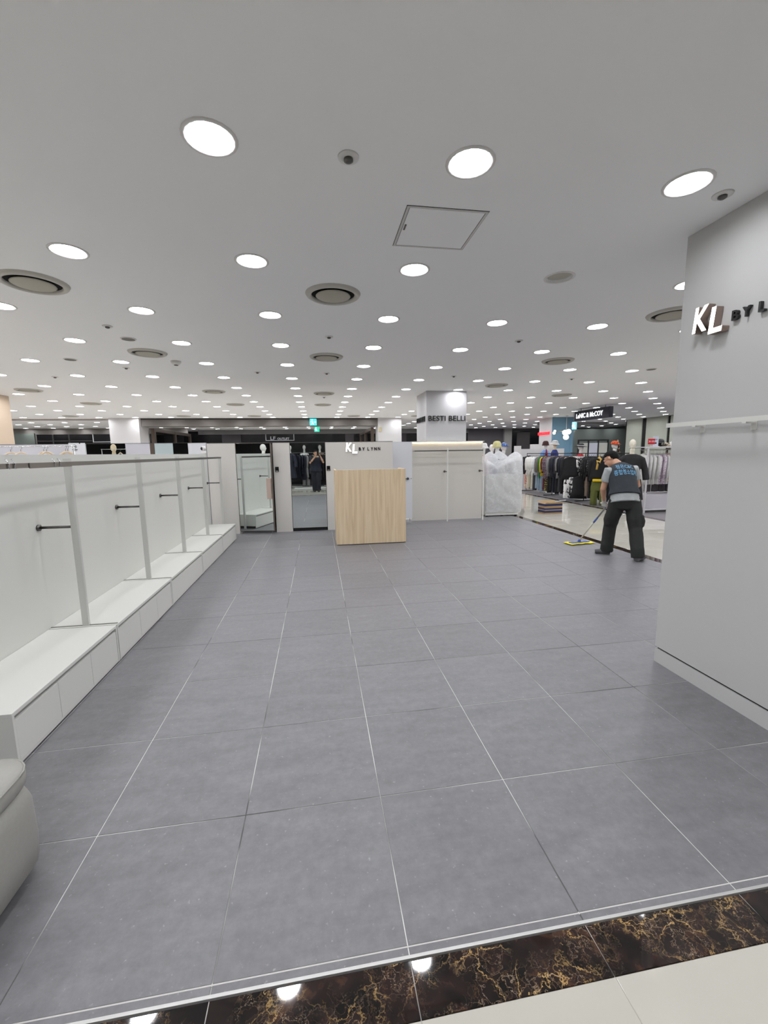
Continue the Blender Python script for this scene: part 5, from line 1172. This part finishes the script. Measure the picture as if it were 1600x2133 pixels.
person('photographer in navy short sleeved clothes holding up a phone', JB, dict(trousers=cloth('cloth_navy_trouser', (24, 25, 34)), shirt=cloth('cloth_navy_shirt', (28, 30, 44)), hem=-0.5, sleeve=0.8, foot='shoe', foot_mat=cloth('cloth_shoe_dark', (32, 30, 28)), foot_grow=0.012, leg=1.2, girth=1.22), None)
t = thing('mobile_phone', 'dark mobile phone held up by the photographer', 'phone', (0.0, -0.032, 1.49))
bb = B(); box(bb, -0.037, 0.037, -0.0045, 0.0045, 0, 0.095+0.055, 0.003); part('case', bb, M_BLACK, t)
bb = B(); box(bb, -0.034, 0.034, -0.0052, -0.0045, 0.004, 0.146); part('screen', bb, mat('phone_screen', (60, 62, 66), 0.2), t)

# opposite shop behind the photographer (seen in the mirror)
bm = B(); box(bm, -1.6, 0.6, -3.2, -1.85, 0, 0.05, 0.004); tag(part('display_platform', bm, M_WHITE), 'low white display platform across the front corridor', 'platform')
rack('chrome clothes rack on low platform reflected in the closed mirror', -1.35, -2.3, 0.4, -2.3, [1.62], M_CHROME, 'clothes_rack', 0.08)
for i, c in enumerate(['navy', 'navy', 'navy', 'grey', 'charcoal', 'black', 'khaki', 'khaki', 'navy', 'black', 'black', 'navy']):
    garment('hanging_coat', top_mesh(0.22, [1.0, 0.85, 1.1][i % 3], 0.5, 0.05, i % 5), C[c], (-0.92+0.118*i, -2.3, 1.608), PI/2-0.5, c+' coat on the chrome rack reflected in the closed mirror', 'coats on the chrome rack', me_hg_dark)
    if c != 'navy': garment('hanging_trousers', pants_mesh(0.88, 0.17, 0.088, i % 2), C[c], (-0.92+0.118*i, -2.52, 1.0), 0.3, c+' trousers below the coats reflected in the closed mirror', 'trousers in the opposite shop', me_hg_dark)
rack('low chrome rail with trousers behind the reflected coats', -1.35, -2.52, 0.4, -2.52, [1.012], M_CHROME, 'trouser_rail', 0.08)
mannequin('bald white mannequin beside photographer in mirror', (-0.62, -2.85, 0.05), PI, M_MANNEQUIN, None, None, None, None, 0.12)
mannequin('bald white mannequin behind photographer in mirror', (0.10, -2.9, 0.05), PI, M_MANNEQUIN, C['taupe'], None, None, None, 0.12)
mannequin('white mannequin in navy coat at edge of closed mirror', (-1.22, -1.95, 0.05), PI+0.6, M_MANNEQUIN, C['navy'], ME_COAT, None, 'navy coat', 0.10)
bm = B(); box(bm, -4, 4, -5.05, -5.0, 0, 2.9); struct(part('wall_opposite_shop', bm, M_DOM))
bpy.data.scenes.remove(TMP)
